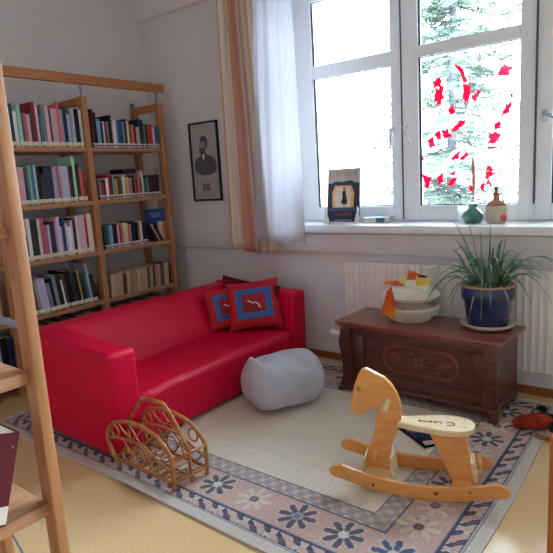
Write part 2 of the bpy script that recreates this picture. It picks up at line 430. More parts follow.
# radiator
rad = empty('radiator', (-.7, -.05, .15))
m = MB(); V = []; F = []
n = 62; x0, x1 = -1.93, .55
K = n * 8
for k in range(K + 1):
    x = x0 + (x1 - x0) * k / K
    y = -.068 + .007 * (abs(math.sin(PI * k / 8)) ** .6)
    V += [(x, y, .16), (x, y, .735), ]
for k in range(K): F.append((2 * k, 2 * k + 2, 2 * k + 3, 2 * k + 1))
m.quads(V, F, smooth=True)
m.box((x0, -.060, .155), (x1, -.03, .74), bev=.004)
m.build('heating_panel', MT['radiator'], rad)
m = MB()
for x in (-1.6, -.7, .3): m.box((x - .015, -.031, .3), (x + .015, -.001, .6))
m.build('wall_bracket', MT['radiator'], rad)
m = MB()
m.tube([(-1.93, -.06, .2), (-1.97, -.06, .2)], .012); m.tube([(-1.97, -.06, .2), (-1.97, -.06, .001)], .009)
m.build('supply_pipe', MT['chrome'], rad)
m = MB(); m.tube([(-1.965, -.06, .21), (-2.0, -.085, .225), (-2.04, -.105, .24)], lambda t: .016 + .006 * t, n=14)
m.build('valve_knob', MT['white'], rad)
tag(rad, 'long white ribbed radiator under the windowsill behind the carved chest', 'radiator')

# ------------------------------------------------------------------ outside
struct(MB().box((-40, .5, -3.6), (40, 60, -3.5)).build('ground', MT['extwall']), 'bright pale ground outside the window')
def spruce(x, y, zb, zt, rad_, nb, seed, label):
    rn = random.Random(seed)
    t = empty('spruce_tree', (x, y, zb))
    MB().tube([(x + .02 * math.sin(k), y, zb + (zt - zb) * k / 12) for k in range(13)], lambda u: .13 * (1 - u) + .01, n=10).build('trunk', MT['bark'], t)
    f = MB(); V = []; F = []
    def strip(p, q, w):
        d = (q - p); sdir = d.cross(Vector((rn.uniform(-1, 1), rn.uniform(-1, 1), rn.uniform(-1, 1))))
        if sdir.length < 1e-6: return
        sdir = sdir.normalized() * w
        i = len(V)
        mid = p + d * .45
        V.extend([tuple(p), tuple(mid + sdir), tuple(q), tuple(mid - sdir)])
        F.append((i, i + 1, i + 2, i + 3))
    br = MB()
    for b in range(nb):
        u = rn.random() ** .9
        z = zb + (zt - zb) * (.12 + .86 * u)
        L = rad_ * (1.05 - u) * rn.uniform(.65, 1.1)
        a = rn.uniform(0, 2 * PI)
        dr = Vector((math.cos(a), math.sin(a), 0))
        pts = []
        for k in range(7):
            s = k / 6
            pts.append(Vector((x, y, z)) + dr * L * s + Vector((0, 0, -.32 * L * s + .22 * L * s * s)))
        br.tube(pts, lambda q: .014 * (1 - q) + .003, n=4)
        for k in range(1, 7):
            for j in range(9):
                p = pts[k - 1].lerp(pts[k], rn.random())
                side = Vector((-dr.y, dr.x, 0)) * rn.choice((-1, 1)) * rn.uniform(.1, .34) * (L ** .5)
                q = p + side + dr * rn.uniform(.02, .2) + Vector((0, 0, rn.uniform(-.16, .05)))
                strip(p, q, rn.uniform(.008, .02))
                for _ in range(4):
                    pp = p.lerp(q, rn.uniform(.2, 1)); strip(pp, pp + side * .3 + Vector((rn.uniform(-.07, .07), rn.uniform(-.07, .07), rn.uniform(-.09, .03))), .008)
    br.build('branch', MT['bark'], t)
    fo = MB().quads(V, F).build('foliage', MT['needle'], t)
    tag(t, label, 'tree')
spruce(-3.77, 7.0, -3.5, 8.5, 2.9, 320, 3, 'tall pale green spruce with drooping branches outside the painted pane')

# ------------------------------------------------------------------ wall bookcase
BX0, BX1 = -3.86, -3.50
ZS = [1.625, 1.248, .880, .512, .145]
POSTS = [-.196, -.892, -1.592, -2.292]
bc = empty('bookcase', ((BX0 + BX1) / 2, -1.26, 0))
for py in POSTS:
    u = MB()
    u.box((BX1 - .055, py - .0225, 0), (BX1, py + .0225, 1.975), bev=.002, seg=1)
    u.box((BX0, py - .0225, 0), (BX0 + .05, py + .0225, 1.975), bev=.002, seg=1)
    u.build('upright', MT['beechv'], bc)
    MB().box((BX0 + .05, py - .0125, 1.915), (BX1 - .055, py + .0125, 1.972)).build('end_rail', MT['beechx'], bc)
    MB().box((BX0 + .05, py - .0125, .06), (BX1 - .055, py + .0125, .11)).build('end_rail', MT['beechx'], bc)
for a, b in zip(POSTS, POSTS[1:]):
    for z in ZS:
        MB().box((BX0 + .02, b + .0225, z - .030), (BX1 - .004, a - .0225, z), bev=.002, seg=1).build('shelf_board', MT['beech'], bc)
MB().box((BX1 - .02, -2.40, 2.054), (BX1 + .012, -.150, 2.118), bev=.002, seg=1).build('top_beam', MT['beechx'], bc)
for py in POSTS[1:]:
    m = MB(); m.box((BX1 - .022, py - .012, 1.93), (BX1 - .018 + .0, py + .004, 2.08)); m.build('beam_bracket', MT['steel'], bc)
m = MB(); m.box((BX0 + .004, POSTS[0] - .02, 1.955), (BX0 + .03, POSTS[0] + .01, 2.01)); m.build('beam_bracket', MT['steel'], bc)
m = MB(); m.bar((BX1 - .016, -.225, 1.96), (BX1 - .01, -.215, 2.06), .006, .02); m.build('beam_bracket', MT['steel'], bc)
tag(bc, 'tall open beech bookcase along the plain wall behind the red sofa', 'bookcase')

NAMED = {'white': (214, 214, 222), 'cream': (206, 196, 170), 'pink': (196, 140, 158), 'pale pink': (208, 176, 186), 'red': (176, 46, 58), 'dark red': (120, 34, 46), 'salmon': (192, 92, 92),
         'dark green': (30, 72, 68), 'green': (36, 110, 84), 'mint': (150, 196, 180), 'teal': (58, 112, 122), 'blue': (44, 88, 150), 'light blue': (128, 164, 204), 'pale blue': (172, 188, 214),
         'navy': (32, 42, 72), 'black': (26, 27, 33), 'charcoal': (54, 52, 60), 'grey': (134, 136, 146), 'lavender': (178, 172, 198), 'mauve': (138, 92, 130), 'purple': (70, 44, 98), 'plum': (74, 30, 50),
         'brown': (92, 66, 56), 'tan': (176, 142, 108), 'orange': (194, 98, 46), 'yellow': (196, 160, 84), 'olive': (58, 54, 40), 'crimson': (166, 28, 80), 'rust': (140, 62, 44), 'yellowed': (178, 156, 128)}
ORD = ['', 'first', 'second', 'third', 'fourth', 'fifth', 'sixth', 'seventh', 'eighth', 'ninth', 'tenth', 'eleventh', 'twelfth', 'thirteenth', 'fourteenth', 'fifteenth', 'sixteenth', 'seventeenth', 'eighteenth', 'nineteenth',
       'twentieth', 'twenty-first', 'twenty-second', 'twenty-third', 'twenty-fourth', 'twenty-fifth', 'twenty-sixth', 'twenty-seventh', 'twenty-eighth', 'twenty-ninth']
def book(xs, yc, t, h, z, rgb, depth, lean, labcol, label, group, rough=.5):
    """upright book, spine towards +X at xs, thickness along Y"""
    o = empty('book', (xs - depth / 2, yc, z))
    z += .0012
    if xs < -3: yc += .018
    M = Matrix.Translation((xs, yc, z)) @ Matrix.Rotation(lean, 4, 'X')
    if lean:
        M = Matrix.Translation((0, 0, abs(math.sin(lean)) * t / 2)) @ M
    c = MB(); k = min(.0022, t * .2)
    c.box((-.003, -t / 2, 0), (0, t / 2, h), M=M)
    c.box((-depth, -t / 2, 0), (-.003, -t / 2 + k, h), M=M); c.box((-depth, t / 2 - k, 0), (-.003, t / 2, h), M=M)
    c.build('cover', paint(rgb, rough), o)
    p = MB(); p.box((-depth + .004, -t / 2 + k, .003), (-.003, t / 2 - k, h - .004), M=M); p.build('page_block', MT['paper'], o)
    if labcol is not None:
        l = MB()
        if labcol == 'band':
            l.box((0, -t / 2, .006), (.0008, t / 2, .030), M=M, mi=0); l.box((.0008, -t / 2, .011), (.0012, t / 2, .019), M=M, mi=1)
        else:
            l.box((0, -t / 2, .006), (.0008, t / 2, .034), M=M, mi=0); l.box((.0008, -t / 2, .006), (.0012, t / 2, .013), M=M, mi=2)
        l.build('spine_label', [MT['paper'], paint((48, 46, 110)), paint((206, 204, 120))], o)
    tag(o, label, 'book', group)
    return o

def row(y0, y1, z, items, where, group, lab, xs=-3.515, depth=.17, lean=0, conv=149.):
    """items run from the near end to the window end: (relative width, height px, colour)"""
    tot = sum(i[0] for i in items); y = y0; n = len(items)
    rs = random.Random(int(z * 1000) + n)
    for k, it in enumerate(items):
        wd, hp, cn = it[:3]
        t = (y1 - y0) * wd / tot
        h = hp / conv
        rgb = NAMED[cn]
        kf = rs.uniform(.98, 1.2)
        rgb = tuple(int(max(8, min(245, v * kf * rs.uniform(.97, 1.03)))) // 4 * 4 for v in rgb)
        size = 'tall' if hp >= 39 * conv / 149 else ('short' if hp < 29 * conv / 149 else '')
        thick = 'thin' if t < .017 else ('thick' if t > .034 else '')
        adj = ' '.join(a for a in (size, thick) if a)
        kk = n - k
        lb = ('%s %s book, %s from the window end, %s' % (adj, cn, ORD[kk] if kk > 1 else 'first', where)).strip()
        ln = it[3] if len(it) > 3 else lean
        dp = depth * (1.25 if size == 'tall' else 1) * rs.uniform(.9, 1.05)
        book(xs - rs.uniform(0, .012), y + t / 2, t - .0008, h, z, rgb, dp, ln, lab, lb, group)
        y += t

MID, WIN = 'of the middle bay', 'of the window bay'
row(-1.560, -.936, ZS[0], [(4, 36, 'white'), (3, 32, 'charcoal'), (3, 30, 'pink'), (3, 38, 'pale blue'), (3, 40, 'dark green'), (3, 33, 'white'), (3, 39, 'mint'), (2, 30, 'teal'), (3, 32, 'salmon'), (3, 31, 'pale pink'), (2, 34, 'charcoal'),
    (3, 43, 'dark red'), (2, 42, 'pale pink'), (3, 30, 'teal'), (3, 41, 'grey'), (3, 40, 'pale pink'), (2, 37, 'charcoal'), (6, 38, 'pale pink'), (2, 43, 'salmon'), (3, 38, 'grey'), (3, 40, 'navy'), (3, 33, 'pale blue'), (2, 39, 'grey'),
    (2, 40, 'lavender'), (5, 39, 'black'), (2.2, 38, 'white')], 'top shelf ' + MID, 'books on the top shelf of the middle bay', 'y')
row(-1.560, -.960, ZS[1], [(3, 36, 'dark red'), (3, 26, 'white'), (3, 34, 'mauve'), (4, 33, 'olive'), (5, 37, 'pink'), (2, 36, 'black'), (2, 31, 'teal'), (2, 39, 'mint'), (3, 40, 'teal'), (2, 40, 'pale blue'), (3, 37, 'black'), (3, 30, 'olive'), (3, 37, 'navy'),
    (3, 38, 'navy'), (2, 36, 'charcoal'), (4, 37, 'lavender'), (2, 37, 'mauve'), (2, 38, 'pale pink'), (7, 37, 'lavender'), (2, 36, 'brown'), (2, 37, 'olive'), (3, 47, 'mint'), (3, 39, 'charcoal'), (3, 34, 'salmon'), (3, 32, 'rust')],
    'second shelf ' + MID, 'books on the second shelf of the middle bay', 'y')
row(-1.545, -.950, ZS[2], [(3, 36, 'white'), (3, 36, 'charcoal'), (4, 28, 'mauve'), (2, 25, 'green'), (3, 42, 'white'), (6, 41, 'charcoal'), (3, 41, 'white'), (3, 41, 'salmon'), (3, 31, 'mauve'), (2, 34, 'white'), (4, 37, 'purple'), (2, 36, 'lavender'), (3, 41, 'pale pink'),
    (2, 31, 'lavender'), (3, 38, 'blue'), (2, 34, 'white'), (3, 30, 'white'), (2, 36, 'lavender'), (3, 38, 'plum'), (2, 40, 'white'), (4, 40, 'pale pink'), (3, 39, 'pale pink'), (2, 38, 'crimson'), (5, 41, 'cream')], 'third shelf ' + MID, 'books on the third shelf of the middle bay', 'y')
row(-1.540, -.975, ZS[3], [(3, 31, 'rust'), (2, 34, 'black'), (5, 38, 'pale blue'), (3, 38, 'brown'), (3, 36, 'grey'), (3, 37, 'lavender'), (4, 36, 'lavender'), (3, 30, 'grey'), (3, 35, 'black'), (3, 37, 'grey'), (4, 37, 'black'), (2, 31, 'white'), (3, 36, 'brown'),
    (4, 39, 'black'), (4, 38, 'charcoal'), (3, 37, 'black'), (2, 38, 'yellow'), (4, 35, 'dark green'), (3, 33, 'teal'), (2, 43, 'lavender'), (4, 31, 'charcoal')], 'fourth shelf ' + MID, 'books on the fourth shelf of the middle bay', 'y', lean=.10)
row(-1.50, -.95, ZS[4], [(5, 41, 'black'), (4, 42, 'charcoal'), (3, 41, 'white'), (5, 42, 'black'), (4, 40, 'navy'), (3, 42, 'grey'), (5, 41, 'black'), (4, 42, 'charcoal'), (4, 41, 'black'), (3, 42, 'white'), (5, 40, 'black')], 'lowest shelf ' + MID, 'books on the lowest shelf of the middle bay', None)
row(-.860, -.245, ZS[0], [(3, 36, 'plum'), (3, 33, 'black'), (4, 27, 'light blue'), (3, 24, 'navy'), (1.5, 25, 'white'), (3, 24, 'dark red'), (2, 25, 'grey'), (4, 31, 'black'), (2, 26, 'lavender'), (3, 27, 'white'), (2, 26, 'grey'), (6, 26, 'blue'), (2, 26, 'grey'), (3, 28, 'black'),
    (3, 27, 'cream'), (2, 22, 'brown'), (4, 23, 'salmon'), (3, 24, 'olive'), (4, 21, 'pale pink'), (4, 29, 'navy'), (2, 28, 'dark green'), (3, 25, 'grey'), (2, 24, 'olive'), (2, 24, 'orange'), (5, 24, 'red'), (2, 22, 'pale pink'), (4, 22, 'blue'), (2, 22, 'green')],
    'top shelf ' + WIN, 'books on the top shelf of the window bay', 'band', conv=134.)
row(-.855, -.275, ZS[1], [(2, 20, 'grey'), (4, 17, 'red'), (2, 19, 'charcoal'), (3, 21, 'white'), (3, 24, 'red'), (2, 23, 'brown'), (3, 22, 'light blue'), (3, 20, 'yellow'), (3, 22, 'brown'), (3, 21, 'teal'), (4, 23, 'cream'), (2, 21, 'yellow'), (2, 21, 'lavender'), (4, 20, 'tan'), (3, 22, 'black'),
    (2, 21, 'grey'), (3, 19, 'crimson'), (3, 23, 'tan'), (2, 20, 'dark green'), (3, 27, 'pale pink'), (4, 20, 'green'), (2, 20, 'grey'), (3, 22, 'plum'), (3, 22, 'charcoal'), (3, 22, 'plum'), (3, 22, 'plum'), (3, 22, 'charcoal'), (1.5, 22, 'grey')],
    'second shelf ' + WIN, 'books on the second shelf of the window bay', 'band', conv=134.)
row(-.855, -.455, ZS[2], [(3, 24, 'dark green'), (2, 24, 'teal'), (3, 24, 'light blue'), (5, 24, 'black'), (2, 22, 'lavender'), (2, 22, 'red'), (2, 22, 'orange'), (5, 24, 'cream'), (2, 22, 'salmon'), (2, 22, 'lavender'), (3, 25, 'navy'), (4, 23, 'black'), (2, 23, 'tan'), (3, 24, 'white'), (5, 22, 'navy')],
    'third shelf ' + WIN, 'books on the third shelf of the window bay', 'band', conv=134.)
def lean_book(y, ang, t, h, cn, dp, lb):
    book(-3.515, y, t, h, ZS[2], NAMED[cn], dp, ang, None, lb, 'slanting paperbacks on the third shelf')
lean_book(-.360, .5, .016, .165, 'plum', .070, 'plum paperback slanting against the upright row, third shelf, window bay')
lean_book(-.336, .5, .012, .16, 'pale pink', .052, 'pale pink paperback slanting between two dark ones, third shelf, window bay')
lean_book(-.311, .5, .018, .15, 'black', .036, 'black paperback slanting lowest before the blue picture book, third shelf')
BM = frame((-3.617, -.371, ZS[2] + .0012), (.085, .143, 0), (0, 0, 1))      # local x along the cover, y up, z outwards
BM = BM @ Matrix.Scale(1, 4)
m = MB(); m.box((0, 0, -.012), (.163, .258, 0), M=BM)
bb = m.build('picture_book', paint((30, 66, 138)))
MB().box((.04, .19, 0), (.125, .232, .0006), M=BM).build('cover_print', paint((84, 98, 156)), bb)
tag(bb, 'large blue picture book standing face out at the window end of the third shelf', 'book')
m = MB(); m.box((.098, .001, .003), (.158, .155, .011), M=BM)
cb = m.build('face_out_book', paint((214, 190, 164)))
MB().box((.134, .003, .011), (.156, .152, .0116), M=BM).build('cover_print', paint((214, 104, 54)), cb)
tag(cb, 'small cream and orange book standing face out before the large blue picture book', 'book')
row(-.850, -.262, ZS[3], [(4, 23, 'yellowed'), (4, 23, 'yellowed'), (4, 24, 'yellowed'), (3, 21, 'brown'), (4, 24, 'yellowed'), (3, 23, 'tan'), (4, 24, 'yellowed'), (4, 23, 'yellowed'), (4, 24, 'yellowed'), (3, 24, 'yellowed'), (2, 23, 'brown'), (4, 24, 'yellowed'), (2, 23, 'brown'), (3, 24, 'tan'), (3, 24, 'yellowed'), (4, 25, 'brown'), (5, 24, 'yellowed'), (2, 24, 'black')],
    'fourth shelf ' + WIN, 'old books on the fourth shelf of the window bay', None, conv=134., lean=-.04)
row(-.84, -.30, ZS[4], [(5, 36, 'black'), (5, 37, 'charcoal'), (3, 36, 'white'), (5, 37, 'black'), (4, 36, 'charcoal'), (3, 37, 'grey'), (5, 37, 'black'), (5, 36, 'black')], 'lowest shelf ' + WIN, 'books on the lowest shelf of the window bay', None, conv=134.)
row(-1.80, -1.64, ZS[4], [(5, 36, 'red'), (3, 35, 'pale blue'), (5, 37, 'black'), (4, 36, 'navy')], 'lowest shelf, bay behind the post', 'books in the bay behind the post', 'y', conv=134.)
row(-1.76, -1.64, ZS[3], [(5, 33, 'cream'), (4, 34, 'tan'), (4, 33, 'brown')], 'fourth shelf, bay behind the post', 'books in the bay behind the post', 'y', conv=134.)
# dark box file lying on the books of the second shelf
m = MB(); m.box((-3.72, -.585, ZS[1] + .186), (-3.56, -.46, ZS[1] + .222), bev=.003, mi=0)
tag(m.build('box_file', paint((52, 50, 56))), 'dark grey flat box lying across the books of the second shelf, window bay', 'box')

# ------------------------------------------------------------------ foreground bookcase
fb = empty('bookcase', (-1.27, -3.0, 0))
FX0, FX1, FY = -1.455, -1.12, -2.7055
for yy in (FY, -3.62):
    u = MB()
    u.box((FX1 - .046, yy - .007, 0), (FX1, yy + .018, 1.975), bev=.002)
    u.box((FX0, yy - .007, 0), (FX0 + .046, yy + .018, 1.975), bev=.002)
    u.build('upright', MT['beechv'], fb)
    MB().box((FX0 + .046, yy - .004, 1.91), (FX1 - .046, yy + .014, 1.97)).build('end_rail', MT['beechx'], fb)
    MB().box((FX0 + .046, yy - .004, .06), (FX1 - .046, yy + .014, .11)).build('end_rail', MT['beechx'], fb)
for z in (1.582, 1.266, .950, .635, .320):
    MB().box((FX0 + .01, -3.598, z - .028), (FX1 - .018, FY - .0075, z), bev=.003).build('shelf_board', MT['beech'], fb)
m = MB(); m.bar((FX1 - .05, FY - .0, 1.047), (FX0 + .02, FY - .0, 1.062), .016, .004, up=(0, 1, 0)); m.ball((FX1 - .053, FY, 1.05), .009)
m.build('steel_strap', MT['steel'], fb)
m = MB(); m.tube([(FX0 + .045, FY, .50), (FX1 - .05, FY, .30)], .003); m.build('steel_strap', MT['steel'], fb)
tag(fb, 'beech bookcase closest to the viewer, its end post crossing the view of the sofa', 'bookcase')
bk = empty('book', (-1.2, -2.84, .635))
M = Matrix.Translation((-1.136, -2.812, .637)) @ Matrix.Rotation(-.30, 4, 'X')
m = MB(); t_ = .062
m.box((-.004, -t_, 0), (0, 0, .198), M=M); m.box((-.15, -.004, 0), (-.004, 0, .198), M=M); m.box((-.15, -t_, 0), (-.004, -t_ + .004, .198), M=M)
m.build('cover', paint((96, 32, 46), .45), bk)
MB().box((-.145, -t_ + .004, .003), (-.004, -.004, .196), M=M).build('page_block', MT['paper'], bk)
MB().box((0, -.05, .004), (.0008, -.0005, .042), M=M).build('spine_label', MT['paper'], bk)
MB().box((0, -.012, .165), (.0006, -.008, .170), M=M).build('spine_print', paint((170, 120, 110)), bk)
tag(bk, 'maroon hardcover book with white spine label on the shelf closest to the viewer', 'book')

# ------------------------------------------------------------------ rug
RX0, RX1, RY0, RY1 = -3.26, -.545, -1.935, -.10
def build_rug():
    st = .005
    nx, ny = int((RX1 - RX0) / st) + 1, int((RY1 - RY0) / st) + 1
    X, Y = np.meshgrid(np.linspace(RX0, RX1, nx), np.linspace(RY0, RY1, ny))
    dN, dF, dL, dR = Y - RY0, RY1 - Y, X - RX0, RX1 - X
    D = np.minimum(np.minimum(dN, dF), np.minimum(dL, dR))
    hor = (D == dN) | (D == dF)
    S = np.where(hor, X - RX0, Y - RY0)
    c = lambda r, g, b: np.array(lin((r, g, b)))
    beige, field, navy = c(204, 195, 186), c(224, 212, 196), c(84, 86, 108)
    pink, blue, latt = c(198, 168, 160), c(118, 128, 148), c(162, 160, 164)
    C = np.zeros((ny, nx, 3)) + field
    def put(mask, col): C[mask] = col
    put(D < .05, beige)
    put((D >= .047) & (D < .051), blue); put((D >= .056) & (D < .061), navy); put((D >= .051) & (D < .056), beige)
    band = (D >= .061) & (D < .118)
    put(band, navy)
    v = (D - .0895) / .026
    per = .14
    u = (S / per) % 1.0
    f = np.sin(2 * PI * u * 2 + 1.9 * v) * .8 + .7 * np.sin(2 * PI * u + 2.6 * np.sign(v) * np.abs(v) ** .7)
    put(band & (np.abs(v) < 1) & (f > -.05), pink)
    put(band & (np.abs(v) < 1) & (np.abs(f + .08) < .17), beige)
    put(band & (f < -.95) & (np.abs(v) < .8), c(120, 96, 110))
    put((D >= .118) & (D < .127), navy); put((D >= .127) & (D < .133), blue)
    pk = (D >= .133) & (D < .322)
    put(pk, pink)
    put((D >= .318) & (D < .325), navy * .8 + blue * .4)
    la = (D >= .325) & (D < .405)
    put(la, latt)
    w = (D - .365) / .04
    q = np.abs(((S / .06) % 1.0) - .5) * 2
    put(la & (np.abs(np.abs(w) - q) < .22), c(206, 192, 172))
    put(la & ((q - .5) ** 2 * 4 + (np.abs(w) - .5) ** 2 * 4 < .20), pink * .9)
    put((D >= .405) & (D < .413), blue); put((D >= .413) & (D < .420), field)
    # flowers
    dk, teal, pale = c(104, 98, 114), c(112, 140, 152), c(208, 194, 180)
    fl = []
    x = -.795; k = 0
    seq = ['b', 'd', 't', 'p', 'd']
    xs = [-.790, -.992, -1.204, -1.427, -1.638, -1.85, -2.06, -2.27, -2.49, -2.70, -2.92, -3.03]
    ks = ['b', 'd', 't', 'p', 'd', 'p', 'd', 'p', 'd', 'p', 'd', 'p']
    for a, b in zip(xs, ks): fl.append((a, RY0 + .23, b)); fl.append((a, RY1 - .23, b))
    for a, b in zip([-1.513, -1.351, -1.187, -1.023, -.860, -.696, -.53], 'ppdppdp'):
        fl.append((RX1 - .235, a, {'p': 'p', 'd': 'd'}[b] if a != -.696 else 'd')); fl.append((RX0 + .235, a, b))
    for fx, fy, kd in fl:
        m_ = (np.abs(X - fx) < .1) & (np.abs(Y - fy) < .1)
        dx, dy = X - fx, Y - fy
        R_ = np.hypot(dx, dy); A = np.arctan2(dy, dx)
        pet = np.zeros_like(X, bool); out = np.zeros_like(X, bool)
        for j in range(8):
            a = j * PI / 4 + .12
            uu = dx * math.cos(a) + dy * math.sin(a); vv = -dx * math.sin(a) + dy * math.cos(a)
            pet |= (((uu - .052) / .030) ** 4 + (vv / (.0115 + .06 * np.clip(uu - .03, 0, .03))) ** 4 < 1)
            out |= (((uu - .052) / .036) ** 4 + (vv / (.0170 + .06 * np.clip(uu - .03, 0, .03))) ** 4 < 1)
        if kd == 'p':
            put(m_ & out, pink * .82 + pale * .1); put(m_ & pet, pale); put(m_ & (R_ < .02), dk); put(m_ & (R_ < .012), c(150, 120, 120))
        else:
            col = {'d': dk, 't': c(104, 94, 116), 'b': c(86, 98, 126)}[kd]
            put(m_ & out, pale); put(m_ & pet, col); put(m_ & (R_ < .019), teal if kd == 't' else c(206, 200, 198))
    rng = np.random.default_rng(3)
    streak = rng.normal(0, 1, (ny, 1)) * .035 + rng.normal(0, 1, (1, nx)) * .02
    C = np.clip(C * (1 + streak[:, :, None]), 0, 1)
    # height: slightly wavy along the near edge beside the sofa
    Z = np.full_like(X, .009)
    wave = np.exp(-((X + 1.93) / .10) ** 2) * np.exp(-(dN / .06) ** 2) * .02 + np.exp(-((X + 2.30) / .09) ** 2) * np.exp(-(dN / .035) ** 2) * .006
    Z = Z + wave
    Yd = Y - np.exp(-((X + 1.93) / .09) ** 2) * np.exp(-(dN / .08) ** 2) * .012 + .008 * np.sin(X * 2.2) * np.exp(-(dN / .1) ** 2)
    Xd = X + .008 * np.sin(Y * 4) * np.exp(-(dR / .1) ** 2)
    V = np.stack([Xd, Yd, Z], -1).reshape(-1, 3)
    i = np.arange((ny - 1) * nx).reshape(ny - 1, nx)[:, :-1].ravel()
    F = np.stack([i, i + 1, i + nx + 1, i + nx], -1)
    # rim going down to the floor
    rim = np.concatenate([np.arange(nx), np.arange(2 * nx - 1, ny * nx, nx), np.arange(ny * nx - 2, (ny - 1) * nx - 1, -1), np.arange((ny - 2) * nx, 0, -nx)])
    nv = len(V)
    low = V[rim].copy(); low[:, 2] = .0005 + np.maximum(0, low[:, 2] - .0095)
    V = np.vstack([V, low])
    r2 = np.roll(np.arange(len(rim)), -1)
    F2 = np.stack([rim, nv + np.arange(len(rim)), nv + r2, rim[r2]], -1)
    F = np.vstack([F, F2])
    Ca = np.vstack([C.reshape(-1, 3), np.tile(beige * .9, (len(rim), 1))])
    org = np.array([(RX0 + RX1) / 2, (RY0 + RY1) / 2, 0])
    me = bpy.data.meshes.new('rug')
    me.from_pydata((V - org).tolist(), [], F.tolist())
    at = me.color_attributes.new('pattern', 'FLOAT_COLOR', 'POINT')
    at.data.foreach_set('color', np.hstack([Ca, np.ones((len(Ca), 1))]).astype(np.float32).ravel())
    me.materials.append(attr_mat('woven_wool'))
    o = bpy.data.objects.new('rug', me); COL.objects.link(o); o.location = org
    tag(o, 'large woven rug with beige centre and pink flower border lying on the floor', 'rug')
build_rug()
RZ = .0095

# ------------------------------------------------------------------ sofa
sf = empty('sofa', (-2.56, -.94, RZ))
SX0, SX1, SY0, SY1 = -2.93, -2.19, -1.838, -.19
ZB = RZ + .014
def soft(rn, amp):
    ph = [rn.uniform(0, 6) for _ in range(6)]
    def f(co):
        x, y, z = co
        return (x + amp * math.sin(7 * y + ph[0]) * math.sin(5 * z + ph[1]), y + amp * math.sin(6 * x + ph[2]) * math.sin(6 * z + ph[3]), z + amp * math.sin(6 * x + ph[4]) * math.sin(5 * y + ph[5]))
    return f
rn = random.Random(2)
def arm(y0, y1, inner):
    def f(co):
        x, y, z = soft(rs, .004)(co)
        # arm leans in a little towards its top
        k = max(0, (z - .1)) / .46
        return (x - .012 * k * (1 if x > -2.4 else -1), y, z)
    rs = random.Random(4)
    a = rs
    fsoft = soft(random.Random(4), .004)
    def g(co):
        x, y, z = fsoft(co); k = max(0, z - .1) / .46
        return (x + (.026 * k if x > -2.5 else 0), y + (.004 * k if y < (y0 + y1) / 2 else -.008 * k), z + .03 * max(0, -(x + 2.3)) / .6)
    return MB().box((SX0, y0, ZB), (SX1, y1, .560), bev=.032, seg=5, sub=2, fn=g)
arm(SY0, -1.655, 1).build('armrest', MT['red'], sf)
arm(-.352, SY1, -1).build('armrest', MT['red'], sf)
def seatfn(co):
    x, y, z = co
    # back of the seat sinks a little; gathers where the cover is pulled
    if z > .2:
        z += .012 * (x + 2.2) / .5 * -1 * 1.2
        z += .0055 * math.sin(75 * (y + .35 * x) + 1.5 * math.sin(9 * y)) * math.exp(-((y + 1.12) / .33) ** 2) * max(0, 1 - abs((x + 2.32) / .2))
        z += .004 * math.sin(60 * (y - .3 * x)) * math.exp(-((y + 1.45) / .2) ** 2)
        z += .003 * math.sin(48 * (y + .5 * x)) * math.exp(-((y + .85) / .3) ** 2) * max(0, 1 - abs((x + 2.3) / .22))
        z += .010 * math.sin(PI * (y + 1.66) / 1.42)
    return (x, y, z)
MB().box((SX0 + .1, -1.664, ZB), (SX1 - .002, -.345, .292), bev=.045, seg=6, sub=4, fn=seatfn).build('seat', MT['redgather'], sf)
def backfn(co):
    x, y, z = co
    x -= .20 * max(0, (z - .25)) / .33 * (x + 2.934) / .354
    return (x, y, z + .006 * math.sin(3.5 * y))
MB().box((SX0 - .004, -1.80, ZB), (-2.58, -.23, .585), bev=.045, seg=5, sub=2, fn=backfn).build('backrest', MT['red'], sf)
for fx in (SX0 + .08, SX1 - .08):
    for fy in (SY0 + .09, SY1 - .09):
        MB().box((fx - .03, fy - .03, RZ), (fx + .03, fy + .03, ZB + .01)).build('leg', MT['black'], sf)
tag(sf, 'long bright red fabric sofa standing in front of the wall bookcase', 'sofa')

